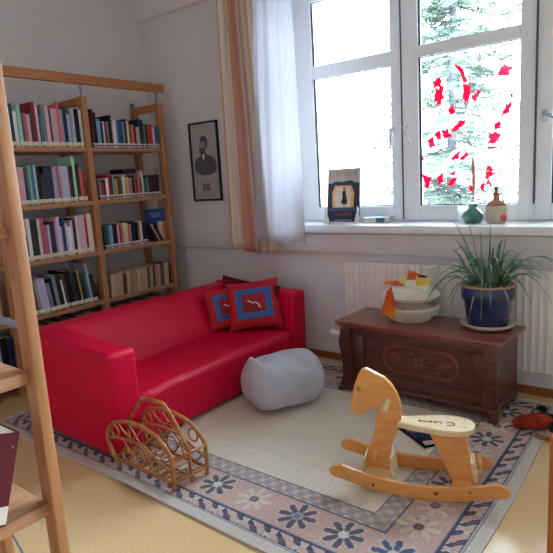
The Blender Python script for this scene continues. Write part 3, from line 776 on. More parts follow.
def cushion(c, R, w, h, t, kind, label, name='cushion'):
    """pillow shape in local XY, thickness Z"""
    o = empty(name, c)
    M = Matrix.Translation(c) @ R
    n = 22
    def surf(u, v, s):
        # rounded square with pinched corners
        e = (1 - abs(u) ** 4) * (1 - abs(v) ** 4)
        pin = 1 - .05 * (1 - abs(u * v)) * (abs(u) ** 3 + abs(v) ** 3) / 2
        return Vector((u * w / 2 * (1 - .07 * (1 - v * v) * abs(u)), v * h / 2 * (1 - .07 * (1 - u * u) * abs(v)), s * (t / 2 * max(0, e) ** .55 + .0015)))
    b = MB()
    for s in (1, -1):
        V = []; F = []
        for i in range(n + 1):
            for j in range(n + 1):
                V.append(M @ surf(-1 + 2 * i / n, -1 + 2 * j / n, s))
        for i in range(n):
            for j in range(n):
                q = (i * (n + 1) + j, (i + 1) * (n + 1) + j, (i + 1) * (n + 1) + j + 1, i * (n + 1) + j + 1)
                F.append(q if s > 0 else q[::-1])
        b.quads(V, F, smooth=True)
    b.build('pillow', MT['cush'] if kind else MT['cushdark'], o)
    if kind:
        def patch(u0, u1, v0, v1, lift, m_, nm):
            V = []; F = []; k = 14
            for i in range(k + 1):
                for j in range(k + 1):
                    p = surf(u0 + (u1 - u0) * i / k, v0 + (v1 - v0) * j / k, 1); p.z += lift
                    V.append(M @ p)
            for i in range(k):
                for j in range(k): F.append((i * (k + 1) + j, (i + 1) * (k + 1) + j, (i + 1) * (k + 1) + j + 1, i * (k + 1) + j + 1))
            MB().quads(V, F, smooth=True).build(nm, m_, o)
        patch(-.68, .72, -.62, .66, .0015, MT['cushblue'], 'blue_square')
        patch(-.42, .46, -.36, .42, .003, MT['cushmid'], 'red_square')
        P = [(-.22, .12), (-.12, .10), (-.04, .02), (.08, .04), (.14, -.03), (.20, -.06), (.18, -.14), (.26, -.18)]
        pts = []
        for a, b_ in P:
            p = surf(a, b_, 1); p.z += .006; pts.append(M @ p)
        MB().tube(pts, .005, n=6).build('cord_trim', MT['cream'], o)
    tag(o, label, 'cushion')
def crot(nrm, roll):
    z = Vector(nrm).normalized(); x = Vector((0, 0, 1)).cross(z).normalized(); y = z.cross(x)
    return Matrix((x, y, z)).transposed().to_4x4() @ Matrix.Rotation(roll, 4, 'Z')
cushion((-2.424, -.466, .482), crot((.60, -.74, .34), .07), .37, .335, .10, 1, 'red cushion with blue square and pale squiggle, leaning foremost on the sofa')
cushion((-2.605, -.552, .462), crot((.88, -.36, .34), .02), .30, .29, .065, 1, 'red and blue cushion half hidden behind the foremost one, against the sofa back')
cushion((-2.535, -.392, .485), crot((.05, -.97, .12), -.10), .52, .29, .04, 0, 'dark red patterned cushion tucked in the sofa corner behind two others')

# ------------------------------------------------------------------ beanbag
pf = empty('beanbag', (-1.91, -.85, RZ))
def pouf():
    A = Vector((-2.001, -1.066, 0)); B = Vector((-1.819, -.634, 0))
    ax = (B - A); L = ax.length; ax.normalize(); sd = Vector((ax.y, -ax.x, 0)); up = Vector((0, 0, 1))
    n, k = 56, 72
    rs = random.Random(5)
    V = []; F = []
    for i in range(n + 1):
        t = i / n; s = (1 - math.cos(PI * t)) / 2
        e = max(0, 1 - abs(2 * s - 1) ** 5) ** (1 / 2.9)
        for j in range(k):
            a = 2 * PI * j / k
            rx = .178 * (1 + .04 * math.sin(3 * s)); rz = .150 + .016 * s
            ca, sa = math.cos(a), math.sin(a)
            w = e * (1 + .012 * math.sin(5 * a + 9 * s) + .02 * math.exp(-((s - .13) / .03) ** 2) * max(0, sa) * (1 + .8 * math.sin(14 * a)))
            w *= 1 - .03 * math.exp(-((s - .185) / .012) ** 2) - .02 * math.exp(-((s - .93) / .02) ** 2)
            w *= 1 + .014 * math.sin(17 * a + 30 * s) * math.exp(-((s - .24) / .07) ** 2) * max(0, sa) + .010 * math.sin(4 * a + 22 * s) + .008 * math.sin(9 * a - 14 * s)
            z = .152 + rz * w * (sa if sa > 0 else -(abs(sa) ** .72)) * (1 if sa > 0 else .94)
            z = max(z, .0 + .006 * (1 - e))
            # pinched tuft at the upper front seam
            tuft = .030 * math.exp(-((s - .12) / .07) ** 2) * math.exp(-((a - 1.9) / .4) ** 2)
            dent = -.02 * math.exp(-((s - .22) / .06) ** 2) * math.exp(-((a - 1.6) / .35) ** 2)
            p = A + ax * (L * s) + sd * (rx * w * ca) + up * (RZ + z + tuft + dent)
            V.append(p)
    for i in range(n):
        for j in range(k):
            F.append((i * k + j, i * k + (j + 1) % k, (i + 1) * k + (j + 1) % k, (i + 1) * k + j))
    MB().quads(V, F, smooth=True).build('bag', MT['grey'], pf)
    def ring(s, name, r):
        pts = []
        i = int(round(n * math.acos(1 - 2 * s) / PI))
        for j in range(0, k):
            p = V[i * k + j]; pts.append(p)
        MB().tube(pts, r, n=5, closed=True).build(name, MT['grey'], pf)
    ring(.185, 'seam', .0035)
pouf()
tag(pf, 'grey canvas beanbag lying on the rug in front of the red sofa', 'beanbag')

# ------------------------------------------------------------------ cane magazine rack
rk = empty('magazine_rack', (-1.95, -1.76, RZ))
def arch(y):
    k = (y + 1.85) / .18 * .022
    pts = [(-2.165, y, RZ + .005), (-2.19, y, .06), (-2.228, y, .135), (-2.215, y, .19), (-2.165, y, .235), (-2.08, y, .262), (-1.98, y, .268), (-1.88, y, .250), (-1.82, y, .216), (-1.772, y, .165), (-1.768, y, .09), (-1.772, y, RZ + .005)]
    pts = [(max(a + k, -2.190) if k > .001 else a, b, c) for a, b, c in pts]
    P = []
    for i in range(len(pts) - 1):
        p0, p1, p2, p3 = (Vector(pts[max(i - 1, 0)]), Vector(pts[i]), Vector(pts[i + 1]), Vector(pts[min(i + 2, len(pts) - 1)]))
        for t in (0, .25, .5, .75):
            P.append(.5 * (2 * p1 + (p2 - p0) * t + (2 * p0 - 5 * p1 + 4 * p2 - p3) * t * t + (3 * p1 - p0 - 3 * p2 + p3) * t ** 3))
    P.append(Vector(pts[-1]))
    return P
def curve(pts, r, m, n=6):
    P = []
    for i in range(len(pts) - 1):
        p0, p1, p2, p3 = (Vector(pts[max(i - 1, 0)]), Vector(pts[i]), Vector(pts[i + 1]), Vector(pts[min(i + 2, len(pts) - 1)]))
        for t in (0, .2, .4, .6, .8):
            P.append(.5 * (2 * p1 + (p2 - p0) * t + (2 * p0 - 5 * p1 + 4 * p2 - p3) * t * t + (3 * p1 - p0 - 3 * p2 + p3) * t ** 3))
    P.append(Vector(pts[-1]))
    m.tube(P, r, n=n)
for y in (-1.85, -1.67):
    k_ = (y + 1.85) / .18 * .022
    m = MB(); m.tube(arch(y), .0098, n=8)
    m.tube([(-2.185 + k_, y, .055), (-1.768 + k_, y, .048)], .0075)
    curve([(a + k_, y, c) for a, c in ((-2.22, .15), (-2.10, .170), (-1.96, .165), (-1.85, .125), (-1.772, .09))], .006, m)
    m.build('side_frame', MT['cane'], rk)
    s = MB()
    for cx, cz, r in ((-2.165, .195, .028), (-1.845, .185, .030), (-2.0, .10, .038), (-1.90, .098, .032), (-2.09, .095, .030)):
        s.tube([(cx + k_ + r * math.cos(a), y, cz + r * math.sin(a)) for a in [2 * PI * k / 20 for k in range(20)]], .0042, n=5, closed=True)
    curve([(a + k_, b, c) for a, b, c in ((-2.14, y, .245), (-2.04, y, .19), (-1.95, y, .26))], .004, s); curve([(a + k_, b, c) for a, b, c in ((-2.05, y, .26), (-1.97, y, .18), (-1.88, y, .245))], .004, s)
    curve([(a + k_, b, c) for a, b, c in ((-2.18, y, .07), (-2.05, y, .12), (-2.0, y, .17))], .004, s); curve([(a + k_, b, c) for a, b, c in ((-2.1, y, .165), (-2.0, y, .06), (-1.92, y, .15))], .004, s); curve([(a + k_, b, c) for a, b, c in ((-1.98, y, .165), (-1.86, y, .06), (-1.79, y, .10))], .004, s)
    s.build('scroll_work', MT['cane'], rk)
m = MB()
for x, z in ((-2.19, .057), (-1.768, .05), (-1.768, .155), (-2.226, .15)): m.tube([(x, -1.85, z), (max(x + .022, -2.19), -1.67, z)], .0075)
for k in range(9): m.tube([(-2.13 + k * .042, -1.85, .048), (-2.108 + k * .042, -1.67, .048)], .004, n=5)
m.tube([(-2.168, -1.76, .05), (-1.746, -1.76, .047)], .006)
m.build('base', MT['cane'], rk)
m = MB()
curve([(-2.190, -1.76, .15), (-2.159, -1.76, .22), (-2.064, -1.76, .338), (-2.034, -1.76, .352), (-1.929, -1.76, .357), (-1.889, -1.76, .345), (-1.819, -1.76, .26), (-1.754, -1.76, .155)], .0085, m, n=8)
m.tube([(-1.757, -1.76, .155), (-1.757, -1.76, RZ + .005)], .0075); m.tube([(-2.179, -1.76, .055), (-2.190, -1.76, .15)], .0075)
m.build('handle', MT['cane'], rk)
rk.location.x += .012
tag(rk, 'cane magazine rack with arched sides standing on the rug beside the sofa arm', 'magazine rack')

# ------------------------------------------------------------------ carved chest
CZ = .445
ca = math.radians(-2.6)
ch = empty('chest', (-1.255, -.295, RZ), ca)
CMx = Matrix.Translation((-1.255, -.295, 0)) @ Matrix.Rotation(ca, 4, 'Z')
def cb_(m, lo, hi, **k): m.box(lo, hi, M=CMx, **k); return m
HX, HY = .462, .178
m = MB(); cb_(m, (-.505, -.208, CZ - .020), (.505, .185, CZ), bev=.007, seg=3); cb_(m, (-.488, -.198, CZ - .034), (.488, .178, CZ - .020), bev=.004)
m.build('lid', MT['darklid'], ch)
m = MB(); cb_(m, (-HX, -HY + .020, .075), (HX, HY, CZ - .034))
# front frame round the recessed panel
cb_(m, (-HX, -HY, .36), (HX, -HY + .02, CZ - .034), bev=.003); cb_(m, (-HX, -HY, .075), (HX, -HY + .02, .125), bev=.003)
cb_(m, (-HX, -HY, .12), (-.325, -HY + .02, .365), bev=.003); cb_(m, (.345, -HY, .12), (HX, -HY + .02, .365), bev=.003)
cb_(m, (-.335, -HY + .004, .345), (.355, -HY + .02, .365), bev=.002); cb_(m, (-.335, -HY + .004, .12), (.355, -HY + .02, .137), bev=.002)
m.build('body', MT['dark'], ch)
m = MB(); cb_(m, (-HX - .018, -HY - .018, .055), (HX + .018, HY, .080), bev=.007, seg=3)
for k in range(40):
    x = -HX + .012 + k * (2 * HX - .024) / 39
    m.ball(CMx @ Vector((x, -HY - .012, .086)), (.009, .006, .008), n=8)
m.build('plinth_moulding', MT['dark'], ch)
# oval relief
rl = MB(); ox, oz, a_, b_ = .035, .255, .228, .082
def oval(sc, r):
    pts = []
    for k in range(64):
        t = 2 * PI * k / 64
        cx = (a_ - b_) * (1 if math.cos(t) > 0 else -1)
        pts.append(CMx @ Vector((ox + cx + b_ * sc * math.cos(t), -HY + .014, oz + b_ * sc * math.sin(t))))
    rl.tube(pts, r, n=6, closed=True)
oval(1.0, .006); oval(.86, .003)
for sgn in (1, -1):
    for (cx, cz, r, tr) in ((.05, .03, .032, 1.4), (.05, -.03, .032, -1.4), (.115, .026, .030, -1.3), (.115, -.026, .030, 1.3), (.165, 0, .030, 1.5)):
        pts = []
        for k in range(26):
            t = k / 25; rr = r * (1 - .8 * t); an = tr * 2 * PI * t * 1.1
            pts.append(CMx @ Vector((ox + sgn * (cx + rr * math.cos(an)), -HY + .014, oz + cz + rr * math.sin(an))))
        rl.tube(pts, .0048, n=5)
    for k in range(7):
        rl.ball(CMx @ Vector((ox + sgn * (.02 + .027 * k), -HY + .014, oz + .012 * (-1) ** k)), (.010, .005, .008), n=8)
for k in range(8):
    t = k * PI / 4
    rl.ball(CMx @ Vector((ox + .022 * math.cos(t), -HY + .013, oz + .022 * math.sin(t))), (.012, .006, .012), n=8)
rl.build('carved_relief', MT['carve'], ch)
def leg(x, y, sx, front):
    m = MB(); pr = []
    if front:
        pts = [(.0, .43), (.004, .36), (.016, .30), (.002, .22), (-.006, .14), (.004, .08), (.018, .045)]
        poly = [(-.04, CZ - .034), (.026, CZ - .034), (.034, .37), (.046, .31), (.034, .24), (.022, .17), (.022, .10), (.036, .06), (.046, .03), (.042, RZ), (-.04, RZ)]
        R = frame(CMx @ Vector((x, y, 0)), CMx.to_3x3() @ Vector((sx, 0, 0)), (0, 0, 1))
        m.prism([(p, q) for p, q in poly], .06, R, bev=.006)
        for j in range(3): m.ball(CMx @ Vector((x + sx * .02, y - .024 + .02 * (j - 1) * 1.0 - .006, RZ + .016)), (.024, .012, .015), n=8)
    else:
        cb_(m, (x - .03, y - .03, RZ), (x + .03, y + .03, .08), bev=.004)
    m.build('leg', MT['dark'], ch)
leg(-HX + .028, -HY - .004, -1, True)
m = MB(); cb_(m, (HX - .028, -HY - .034, RZ), (HX + .022, -HY + .02, .075), bev=.006); cb_(m, (HX - .06, -HY - .012, .08), (HX + .008, -HY + .03, CZ - .034), bev=.004); m.build('leg', MT['dark'], ch)
leg(-HX + .03, HY - .03, -1, False); leg(HX - .03, HY - .03, 1, False)
tag(ch, 'low dark carved wooden chest in front of the radiator', 'chest')

# ------------------------------------------------------------------ plant on chest
PC = (-.918, -.245)
m = MB()
m.lathe([(.085, 0), (.112, .004), (.140, .022), (.146, .034), (.140, .037), (.112, .015), (.06, .010)], (PC[0], PC[1], CZ), n=48)
tag(m.build('plant_saucer', MT['saucer']), 'beige glazed saucer under the blue plant pot on the chest', 'saucer')
pl = empty('potted_plant', (PC[0], PC[1], CZ + .015))
pz = CZ + .0145
m = MB()
m.lathe([(.084, 0), (.104, .004), (.116, .07), (.128, .148), (.133, .152), (.140, .160), (.142, .222), (.139, .226), (.132, .224), (.128, .20), (.05, .195)], (PC[0], PC[1], pz), n=48)
m.build('pot', MT['potblue'], pl)
m = MB(); m.lathe([(.130, .222), (.142, .224), (.145, .230), (.139, .237), (.132, .235), (.127, .223)], (PC[0], PC[1], pz), n=48)
m.build('rim', MT['clay'], pl)
m = MB(); m.lathe([(.01, .190), (.128, .196), (.123, .210), (.06, .218), (.005, .216)], (PC[0], PC[1], pz), n=32); m.build('soil', MT['soil'], pl)
def strap(m, base, tip, sag, w, rn):
    b, t = Vector(base), Vector(tip)
    n = 12; V = []; F = []
    d = t - b; side = Vector((-d.y, d.x, 0))
    side = side.normalized() if side.length > 1e-4 else Vector((1, 0, 0))
    lift = Vector((0, 0, sag))
    cpt = b + d * .45 + lift
    prev = None
    for i in range(n + 1):
        s = i / n
        p = b * (1 - s) ** 2 + cpt * 2 * s * (1 - s) + t * s * s
        tg = ((cpt - b) * (1 - s) + (t - cpt) * s).normalized()
        nr = side.cross(tg).normalized()
        wd = w * (1 - s ** 2.2) * (.75 + .6 * min(1, s * 3)) + .0008
        V += [p - side * wd + nr * wd * .45, p, p + side * wd + nr * wd * .45, p - nr * .0022]
        if prev is not None:
            a = 4 * (i - 1); c = 4 * i
            F += [(a, c, c + 1, a + 1), (a + 1, c + 1, c + 2, a + 2), (a + 2, c + 2, c + 3, a + 3), (a + 3, c + 3, c, a)]
        prev = p
    m.quads(V, F, smooth=True)
lv = MB(); rn = random.Random(11)
C0 = Vector((PC[0], PC[1], pz + .212))
tips = [(-1.081, 1.033), (-1.004, 1.016), (-0.899, 1.017), (-0.782, 0.976), (-1.132, 0.932), (-0.67, 0.916), (-0.632, 0.816), (-0.584, 0.632), (-1.232, 0.78), (-1.234, 0.639), (-1.265, 0.578), (-1.051, 0.606), (-0.889, 0.538), (-1.132, 0.864), (-0.647, 0.736), (-0.707, 0.583), (-0.771, 0.903), (-0.95, 0.979)]
for tx, tz in tips:
    ty = PC[1] - .04 + rn.uniform(-.12, .10)
    dx = tx - C0.x
    base = C0 + Vector((max(-.07, min(.07, dx * .3)) + rn.uniform(-.02, .02), rn.uniform(-.05, .03), 0))
    low = tz < .68
    if tx < -1.15: ty = PC[1] - .175; tx *= .96
    if tz < .62 and abs(dx) < .2: ty = PC[1] - .19 - .02 * rn.random(); 
    sag = .22 if low else .05 + .22 * min(.4, abs(dx))
    strap(lv, base, (tx, ty, tz), sag, rn.uniform(.0048, .0072), rn)
for k in range(40):
    a = rn.uniform(0, 2 * PI); r = rn.uniform(.08, .40); h = rn.uniform(.06, .30) * (1.2 - r * 1.6)
    ty = PC[1] + r * math.sin(a) * .7
    ty = min(ty, -.105); h *= .9
    base = C0 + Vector((math.cos(a) * .06, math.sin(a) * .06, 0))
    strap(lv, base, (C0.x + r * math.cos(a), ty, C0.z + h), .07 + .42 * r, rn.uniform(.0042, .0068), rn)
for tx, ty, tz in ((-1.10, -.36, .60), (-.96, -.43, .53), (-.85, -.42, .60), (-.76, -.36, .56), (-.69, -.33, .66), (-1.15, -.33, .64)):
    strap(lv, C0 + Vector(((tx - C0.x) * .35, -.05, 0)), (tx, ty, tz), .15, .007, rn)
lv.build('leaves', MT['leaf'], pl)
tag(pl, 'strap-leaved green plant in a cobalt blue pot on the chest', 'potted plant')

# ------------------------------------------------------------------ folded paper ornament on chest
LC = (-1.365, -.262, CZ)
lt = empty('paper_ornament', LC)
zig = lambda k: 1.0 if k % 2 else .945
m = MB()
m.lathe([(.105, 0), (.122, .012), (.146, .042), (.166, .072), (.172, .081), (.160, .092)], LC, n=180, rf=zig)
m.lathe([(.152, .134), (.168, .147), (.175, .156), (.163, .167), (.128, .192), (.098, .204), (.06, .208), (.02, .209)], LC, n=180, rf=zig)
pt_ = m.build('paper_tier', MT['pages'], lt)
for p_ in pt_.data.polygons: p_.use_smooth = False
m = MB(); m.lathe([(.156, .090), (.142, .102), (.139, .116), (.142, .126), (.154, .137)], LC, n=180, rf=zig); m.build('paper_waist', MT['pageband'], lt)
def card(poly, c, nrm, roll, mt, name):
    R = crot(nrm, roll); R.translation = Vector(c); z_ = 1.25 if max(b for a, b in poly) > .06 else 1.55
    MB().prism([(a * z_, b * z_) for a, b in poly], .0015, R).build(name, mt, lt)
cx, cy, cz = LC
card([(-.035, -.06), (.045, -.065), (.05, .0), (.005, .075), (-.02, .05)], (cx - .060, cy - .172, cz + .135), (-.35, -.9, .28), .05, MT['orange'], 'paper_shape')
card([(0, 0), (.03, -.01), (.032, .02), (0, .03)], (cx - .035, cy - .184, cz + .085), (-.5, -.85, .1), 0, MT['yellow'], 'paper_shape')
card([(-.05, -.008), (.04, -.014), (.05, .01), (-.045, .014)], (cx - .085, cy - .03, cz + .222), (-.1, -.5, .85), .1, MT['orange'], 'paper_shape')
card([(-.022, -.03), (.022, -.03), (.026, .02), (.0, .035), (-.024, .015)], (cx - .018, cy - .04, cz + .228), (-.2, -1, .2), 0, MT['lime'], 'paper_shape')
card([(-.022, -.02), (.02, -.024), (.024, .022), (-.02, .028)], (cx + .035, cy - .04, cz + .26), (.1, -1, .15), -.15, MT['orange'], 'paper_shape')
card([(-.02, -.03), (.022, -.028), (.02, .02), (-.018, .018)], (cx + .028, cy - .05, cz + .222), (.1, -1, .15), 0, MT['paper'], 'paper_shape')
card([(-.024, -.018), (.024, -.018), (.026, .018), (-.024, .02)], (cx + .095, cy - .04, cz + .25), (.2, -1, .15), .1, MT['yellow'], 'paper_shape')
card([(-.02, -.03), (.02, -.03), (.018, .03), (-.016, .03)], (cx + .095, cy - .045, cz + .215), (.2, -1, .3), 0, MT['paper'], 'paper_shape')
m = MB(); m.box((cx + .075, cy - .055, cz + .272), (cx + .118, cy - .03, cz + .281)); m.tube([(cx + .005, cy - .04, cz + .2), (cx + .003, cy - .04, cz + .25)], .003); m.build('figure_hat', MT['ink'], lt)
m = MB(); m.lathe([(.012, 0), (.017, .02), (.012, .05), (.006, .075)], (cx - .01, cy - .02, cz + .20), n=10); m.build('paper_roll', MT['paper'], lt)
tag(lt, 'two-tiered pleated paper ornament topped with orange and yellow paper on the chest', 'ornament')

# ------------------------------------------------------------------ rocking horse
ax = Vector((.944, .330, 0)); nn = Vector((-.330, .944, 0)); P0 = Vector((-.915, -1.235, RZ - .004))
rh = empty('rocking_horse', P0)
def HM(off): return frame(P0 + nn * off, ax, (0, 0, 1))   # local z = ax x up = -nn side
def rocker(off, s1=.312):
    top = []; bot = []
    for k in range(25):
        s = -.288 + (s1 + .288) * k / 24
        q = s - .03
        bot.append((s, .005 + .50 * q * q)); top.append((s, .064 + .52 * q * q))
    def cap(pb, pt, sg):
        c = ((pb[0] + pt[0]) / 2, (pb[1] + pt[1]) / 2); r = math.hypot(pt[0] - pb[0], pt[1] - pb[1]) / 2
        a0 = math.atan2(pb[1] - c[1], pb[0] - c[0])
        return [(c[0] + r * (1.9 if True else 1) * math.cos(a) * 1 if abs(math.cos(a)) > 0 else c[0], c[1] + r * math.sin(a)) for a in [a0 + sg * PI * j / 8 for j in range(1, 8)]]
    poly = bot + cap(bot[-1], top[-1], 1) + top[::-1] + cap(top[0], bot[0], 1)
    m = MB(); m.prism(poly, .018, HM(off), bev=.003); 
    o = m.build('rocker', MT['pine'], rh)
    return o
r1 = rocker(-.121); r2 = rocker(.119, .262)
def knot(par, off, s, z, r=.006):
    M = HM(off) @ Matrix.Translation((s, z, 0))
    MB().lathe([(r * .7, 0), (r, .0004), (r * .5, .0008)], (0, 0, 0), n=12, M=M).build('knot', MT['knot'], par)
knot(r1, -.1301, -.16, .045); knot(r1, -.1301, .09, .04, .008); knot(r1, -.1301, .22, .06, .005)
head = [(-.252, .405), (-.248, .430), (-.228, .485), (-.214, .503), (-.197, .510), (-.180, .503), (-.118, .473), (-.090, .445), (-.069, .409), (-.055, .37), (-.050, .335), (-.052, .295), (-.060, .266), (-.075, .22), (-.095, .171), (-.099, .11), (-.100, .055),
        (-.206, .055), (-.206, .09), (-.196, .14), (-.181, .185), (-.168, .24), (-.152, .312), (-.153, .328), (-.164, .338), (-.178, .335), (-.190, .322), (-.203, .313), (-.222, .301), (-.246, .302), (-.262, .314), (-.268, .333), (-.262, .36)]
hd = MB().prism(head, .030, HM(-.005), bev=.0035).build('head_board', MT['pine'], rh)
# eye, muzzle knot, grip and foot pegs
M = HM(-.0205) @ Matrix.Translation((-.228, .418, 0))
m = MB(); m.tube([M @ Vector((.0065 * math.cos(2 * PI * k / 16), .0065 * math.sin(2 * PI * k / 16), 0)) for k in range(16)], .0016, n=5, closed=True); m.build('eye', MT['ink'], hd)
m = MB(); a, b = P0 + ax * -.108 + Vector((0, 0, .372)), P0 + ax * -.108 + Vector((0, 0, .372))
m.tube([a - nn * .105, b + nn * .095], .0125, n=16); m.build('grip_peg', MT['pinelight'], rh)
m = MB(); a = P0 + ax * -.165 + Vector((0, 0, .135)); m.tube([a - nn * .085, a + nn * .075], .0125, n=16); m.build('foot_peg', MT['pine'], rh)
# cross blocks between the rockers
def cross(s0, s1, z0, z1, nm='cross_block'):
    M = HM(0)
    m = MB(); m.prism([(s0, z0), (s1, z0), (s1 - .012, z1), (s0 + .012, z1)], .222, M, bev=.003); m.build(nm, MT['pinelight' if s0 < 0 else 'pine'], rh)
cross(-.215, -.085, .034, .062)
MB().prism([(-.222, .05), (-.206, .05), (-.206, .115), (-.212, .115)], .10, HM(0)).build('leg_wedge', MT['pinelight'], rh)
MB().prism([(-.100, .05), (-.078, .05), (-.090, .13), (-.100, .13)], .10, HM(0)).build('leg_wedge', MT['pinelight'], rh)
cross(.150, .236, .05, .064)
MB().prism([(.060, .262), (.205, .262), (.238, .055), (.150, .055)], .085, HM(0), bev=.003).build('rear_leg', MT['pine'], rh)
m = MB(); m.prism([(.235, .06), (.252, .06), (.240, .14), (.224, .14)], .10, HM(0)); m.build('leg_wedge', MT['pinelight'], rh)
# far bar end showing behind the rear leg
m = MB(); a = P0 + ax * .258 + Vector((0, 0, .095)); m.bar(a + nn * .02, a + nn * .109, .024, .034, bev=.003); m.build('cross_block', MT['pine'], rh)
st = []
for k in range(13): st.append((.160 + .082 * math.sin(PI * k / 12), .078 * -math.cos(PI * k / 12)))
up_ = [(.10, .075), (.03, .060), (-.03, .042), (-.066, .034)]
poly = st + up_ + [(a, -b) for a, b in up_[::-1]]
MB().prism(poly, .026, frame(P0 + Vector((0, 0, .275)), ax, nn), bev=.006).build('seat', [MT['pinelight']], rh)
T = frame(P0 + Vector((0, 0, .2887)) + ax * .135 - nn * .008, -ax, -nn)
inkg = mat('printed_green', (40, 62, 70), .5)
text('C', .055, T @ Matrix.Translation((-.012, 0, 0)), inkg, 'lettering', rh, .0004)
text('Loewe', .036, T @ Matrix.Translation((.072, -.003, 0)), inkg, 'lettering', rh, .0004)
m = MB()
for s, w_ in ((.20, .03), (.20, -.03), (.13, .055), (.13, -.055), (.07, .04), (.07, -.04)):
    c = P0 + ax * s + nn * w_ + Vector((0, 0, .2875)); m.lathe([(.003, 0), (.003, .0009)], tuple(c), n=8)
m.build('screw_head', MT['steel'], rh)
tag(rh, 'varnished wooden rocking horse on the rug with a printed seat', 'rocking horse')

# magazine under the horse
A = Vector((-1.21, -.817, RZ)); B = Vector((-.994, -.957, RZ)); u = (B - A).normalized(); v = Vector((-u.y, u.x, 0))
mg = empty('magazine', (A + (B - A) / 2))
M = frame(A, u, v)
MB().box((0, 0, .001), (.262, .21, .011), M=M).build('page_block', MT['paper'], mg)
MB().box((-.001, -.001, .011), (.264, .212, .0125), M=M).build('cover', paint((34, 32, 42), .25), mg)
m = MB()
m.prism([(.02, .03), (.09, .02), (.13, .09), (.08, .16), (.03, .12)], .0006, M @ Matrix.Translation((0, 0, .0128)), mi=0)
m.prism([(.10, .02), (.16, .015), (.20, .08), (.18, .18), (.13, .14)], .0006, M @ Matrix.Translation((0, 0, .0128)), mi=1)
m.prism([(.20, .03), (.24, .02), (.25, .10), (.22, .12)], .0006, M @ Matrix.Translation((0, 0, .0128)), mi=2)
m.prism([(.05, .15), (.12, .15), (.14, .19), (.06, .2)], .0006, M @ Matrix.Translation((0, 0, .0128)), mi=2)
m.build('cover_print', [paint((150, 136, 134), .3), paint((44, 60, 104), .3), paint((190, 186, 190), .3)], mg)
tag(mg, 'glossy magazine with a dark picture cover lying under the rocking horse', 'magazine')

# soft toy at the rug corner
ty = empty('soft_toy', (-.60, -.44, RZ))
orange = mat('orange_plush', (172, 56, 24), .9, rgb2=(130, 34, 22), vs=22, bump=.4, bs=120)
navy = mat('navy_plush', (30, 34, 52), .9, bump=.4, bs=120)
tanp = mat('tan_plush', (150, 92, 52), .9, bump=.3, bs=120)
m = MB(); m.tube([(-.705, -.515, .032), (-.67, -.505, .048), (-.61, -.485, .056), (-.56, -.465, .056), (-.52, -.445, .050)], lambda t: .008 + .032 * math.sin(PI * min(1, t * .75 + .12)), n=12)
m.build('body', orange, ty)
m = MB(); m.tube([(-.68, -.46, .032), (-.63, -.425, .048), (-.57, -.40, .055), (-.53, -.385, .05)], lambda t: .010 + .016 * math.sin(PI * t), n=10); m.build('wing', mat('grey_blue_plush', (62, 66, 80), .9), ty)
m = MB(); m.tube([(-.535, -.43, .078), (-.525, -.455, .055), (-.52, -.50, .038)], .024, n=10); m.ball((-.505, -.36, .055), (.045, .04, .042)); m.build('band', navy, ty)
m = MB(); m.ball((-.515, -.235, RZ + .055), (.05, .05, .052)); m.build('head', mat('red_plush', (120, 20, 26), .9), ty)
m = MB(); m.tube([(-.53, -.25, RZ + .05), (-.515, -.33, .055)], .028, n=10); m.build('neck', mat('red_plush_neck', (110, 18, 24), .9), ty)
m = MB(); m.tube([(-.512, -.48, .040), (-.50, -.53, .026), (-.525, -.57, .022), (-.56, -.575, .022), (-.585, -.56, .022)], .011, n=10); m.build('tail', tanp, ty)
m = MB(); m.tube([(-.74, -.545, .016), (-.725, -.53, .020), (-.70, -.515, .028)], .004, n=6); m.build('cord', tanp, ty)
m = MB(); m.ball((-.63, -.25, RZ + .021), (.028, .02, .016)); m.build('paw', navy, ty)
tag(ty, 'red and orange soft toy with a curled tail lying at the rug corner', 'soft toy')

# slim brown post beyond the rug
m = MB(); m.box((-.359, -1.42, 0), (-.309, -1.37, .44), bev=.004)
tag(m.build('wooden_post', MT['darkpost']), 'slim brown wooden post on the bare floor beyond the rug edge', 'post')

# ------------------------------------------------------------------ framed picture on the window wall
px0, px1, pz0, pz1 = -3.392, -3.072, 1.180, 1.807
pc = empty('framed_picture', ((px0 + px1) / 2, 0, pz0))
m = MB(); t = .014
for lo, hi in (((px0, -.022, pz0), (px0 + t, -.001, pz1)), ((px1 - t, -.022, pz0), (px1, -.001, pz1)), ((px0, -.022, pz0), (px1, -.001, pz0 + t)), ((px0, -.022, pz1 - t), (px1, -.001, pz1))):
    m.box(lo, hi, bev=.002)
m.build('frame', MT['black'], pc)
MB().box((px0 + t * .5, -.010, pz0 + t * .5), (px1 - t * .5, -.003, pz1 - t * .5)).build('print', mat('print_paper', (180, 173, 177), .3, var=.03, vs=4, coat=.3), pc)
yq = -.0106
def flat(poly, mt, nm, par=pc, y=yq, th=.001):
    MB().prism(poly, th, frame((0, y, 0), (1, 0, 0), (0, 0, 1))).build(nm, mt, par)
gx = (px0 + px1) / 2 - .005
def el(cx, cz, rx, rz, n=20, ph=0): return [(cx + rx * math.cos(2 * PI * k / n + ph), cz + rz * math.sin(2 * PI * k / n + ph)) for k in range(n)]
coat = mat('print_dark_grey', (96, 90, 96), .5, var=.2, vs=30); skin = mat('print_light_grey', (150, 142, 146), .5); hair = mat('print_black', (84, 78, 84), .5, var=.15, vs=40)
flat([(gx - .118, 1.435), (gx - .105, 1.405), (gx - .04, 1.385), (gx + .06, 1.388), (gx + .115, 1.41), (gx + .125, 1.45), (gx + .118, 1.50), (gx + .09, 1.53), (gx + .03, 1.548), (gx + .01, 1.57), (gx - .035, 1.565), (gx - .05, 1.54), (gx - .10, 1.515), (gx - .12, 1.475)], coat, 'portrait')
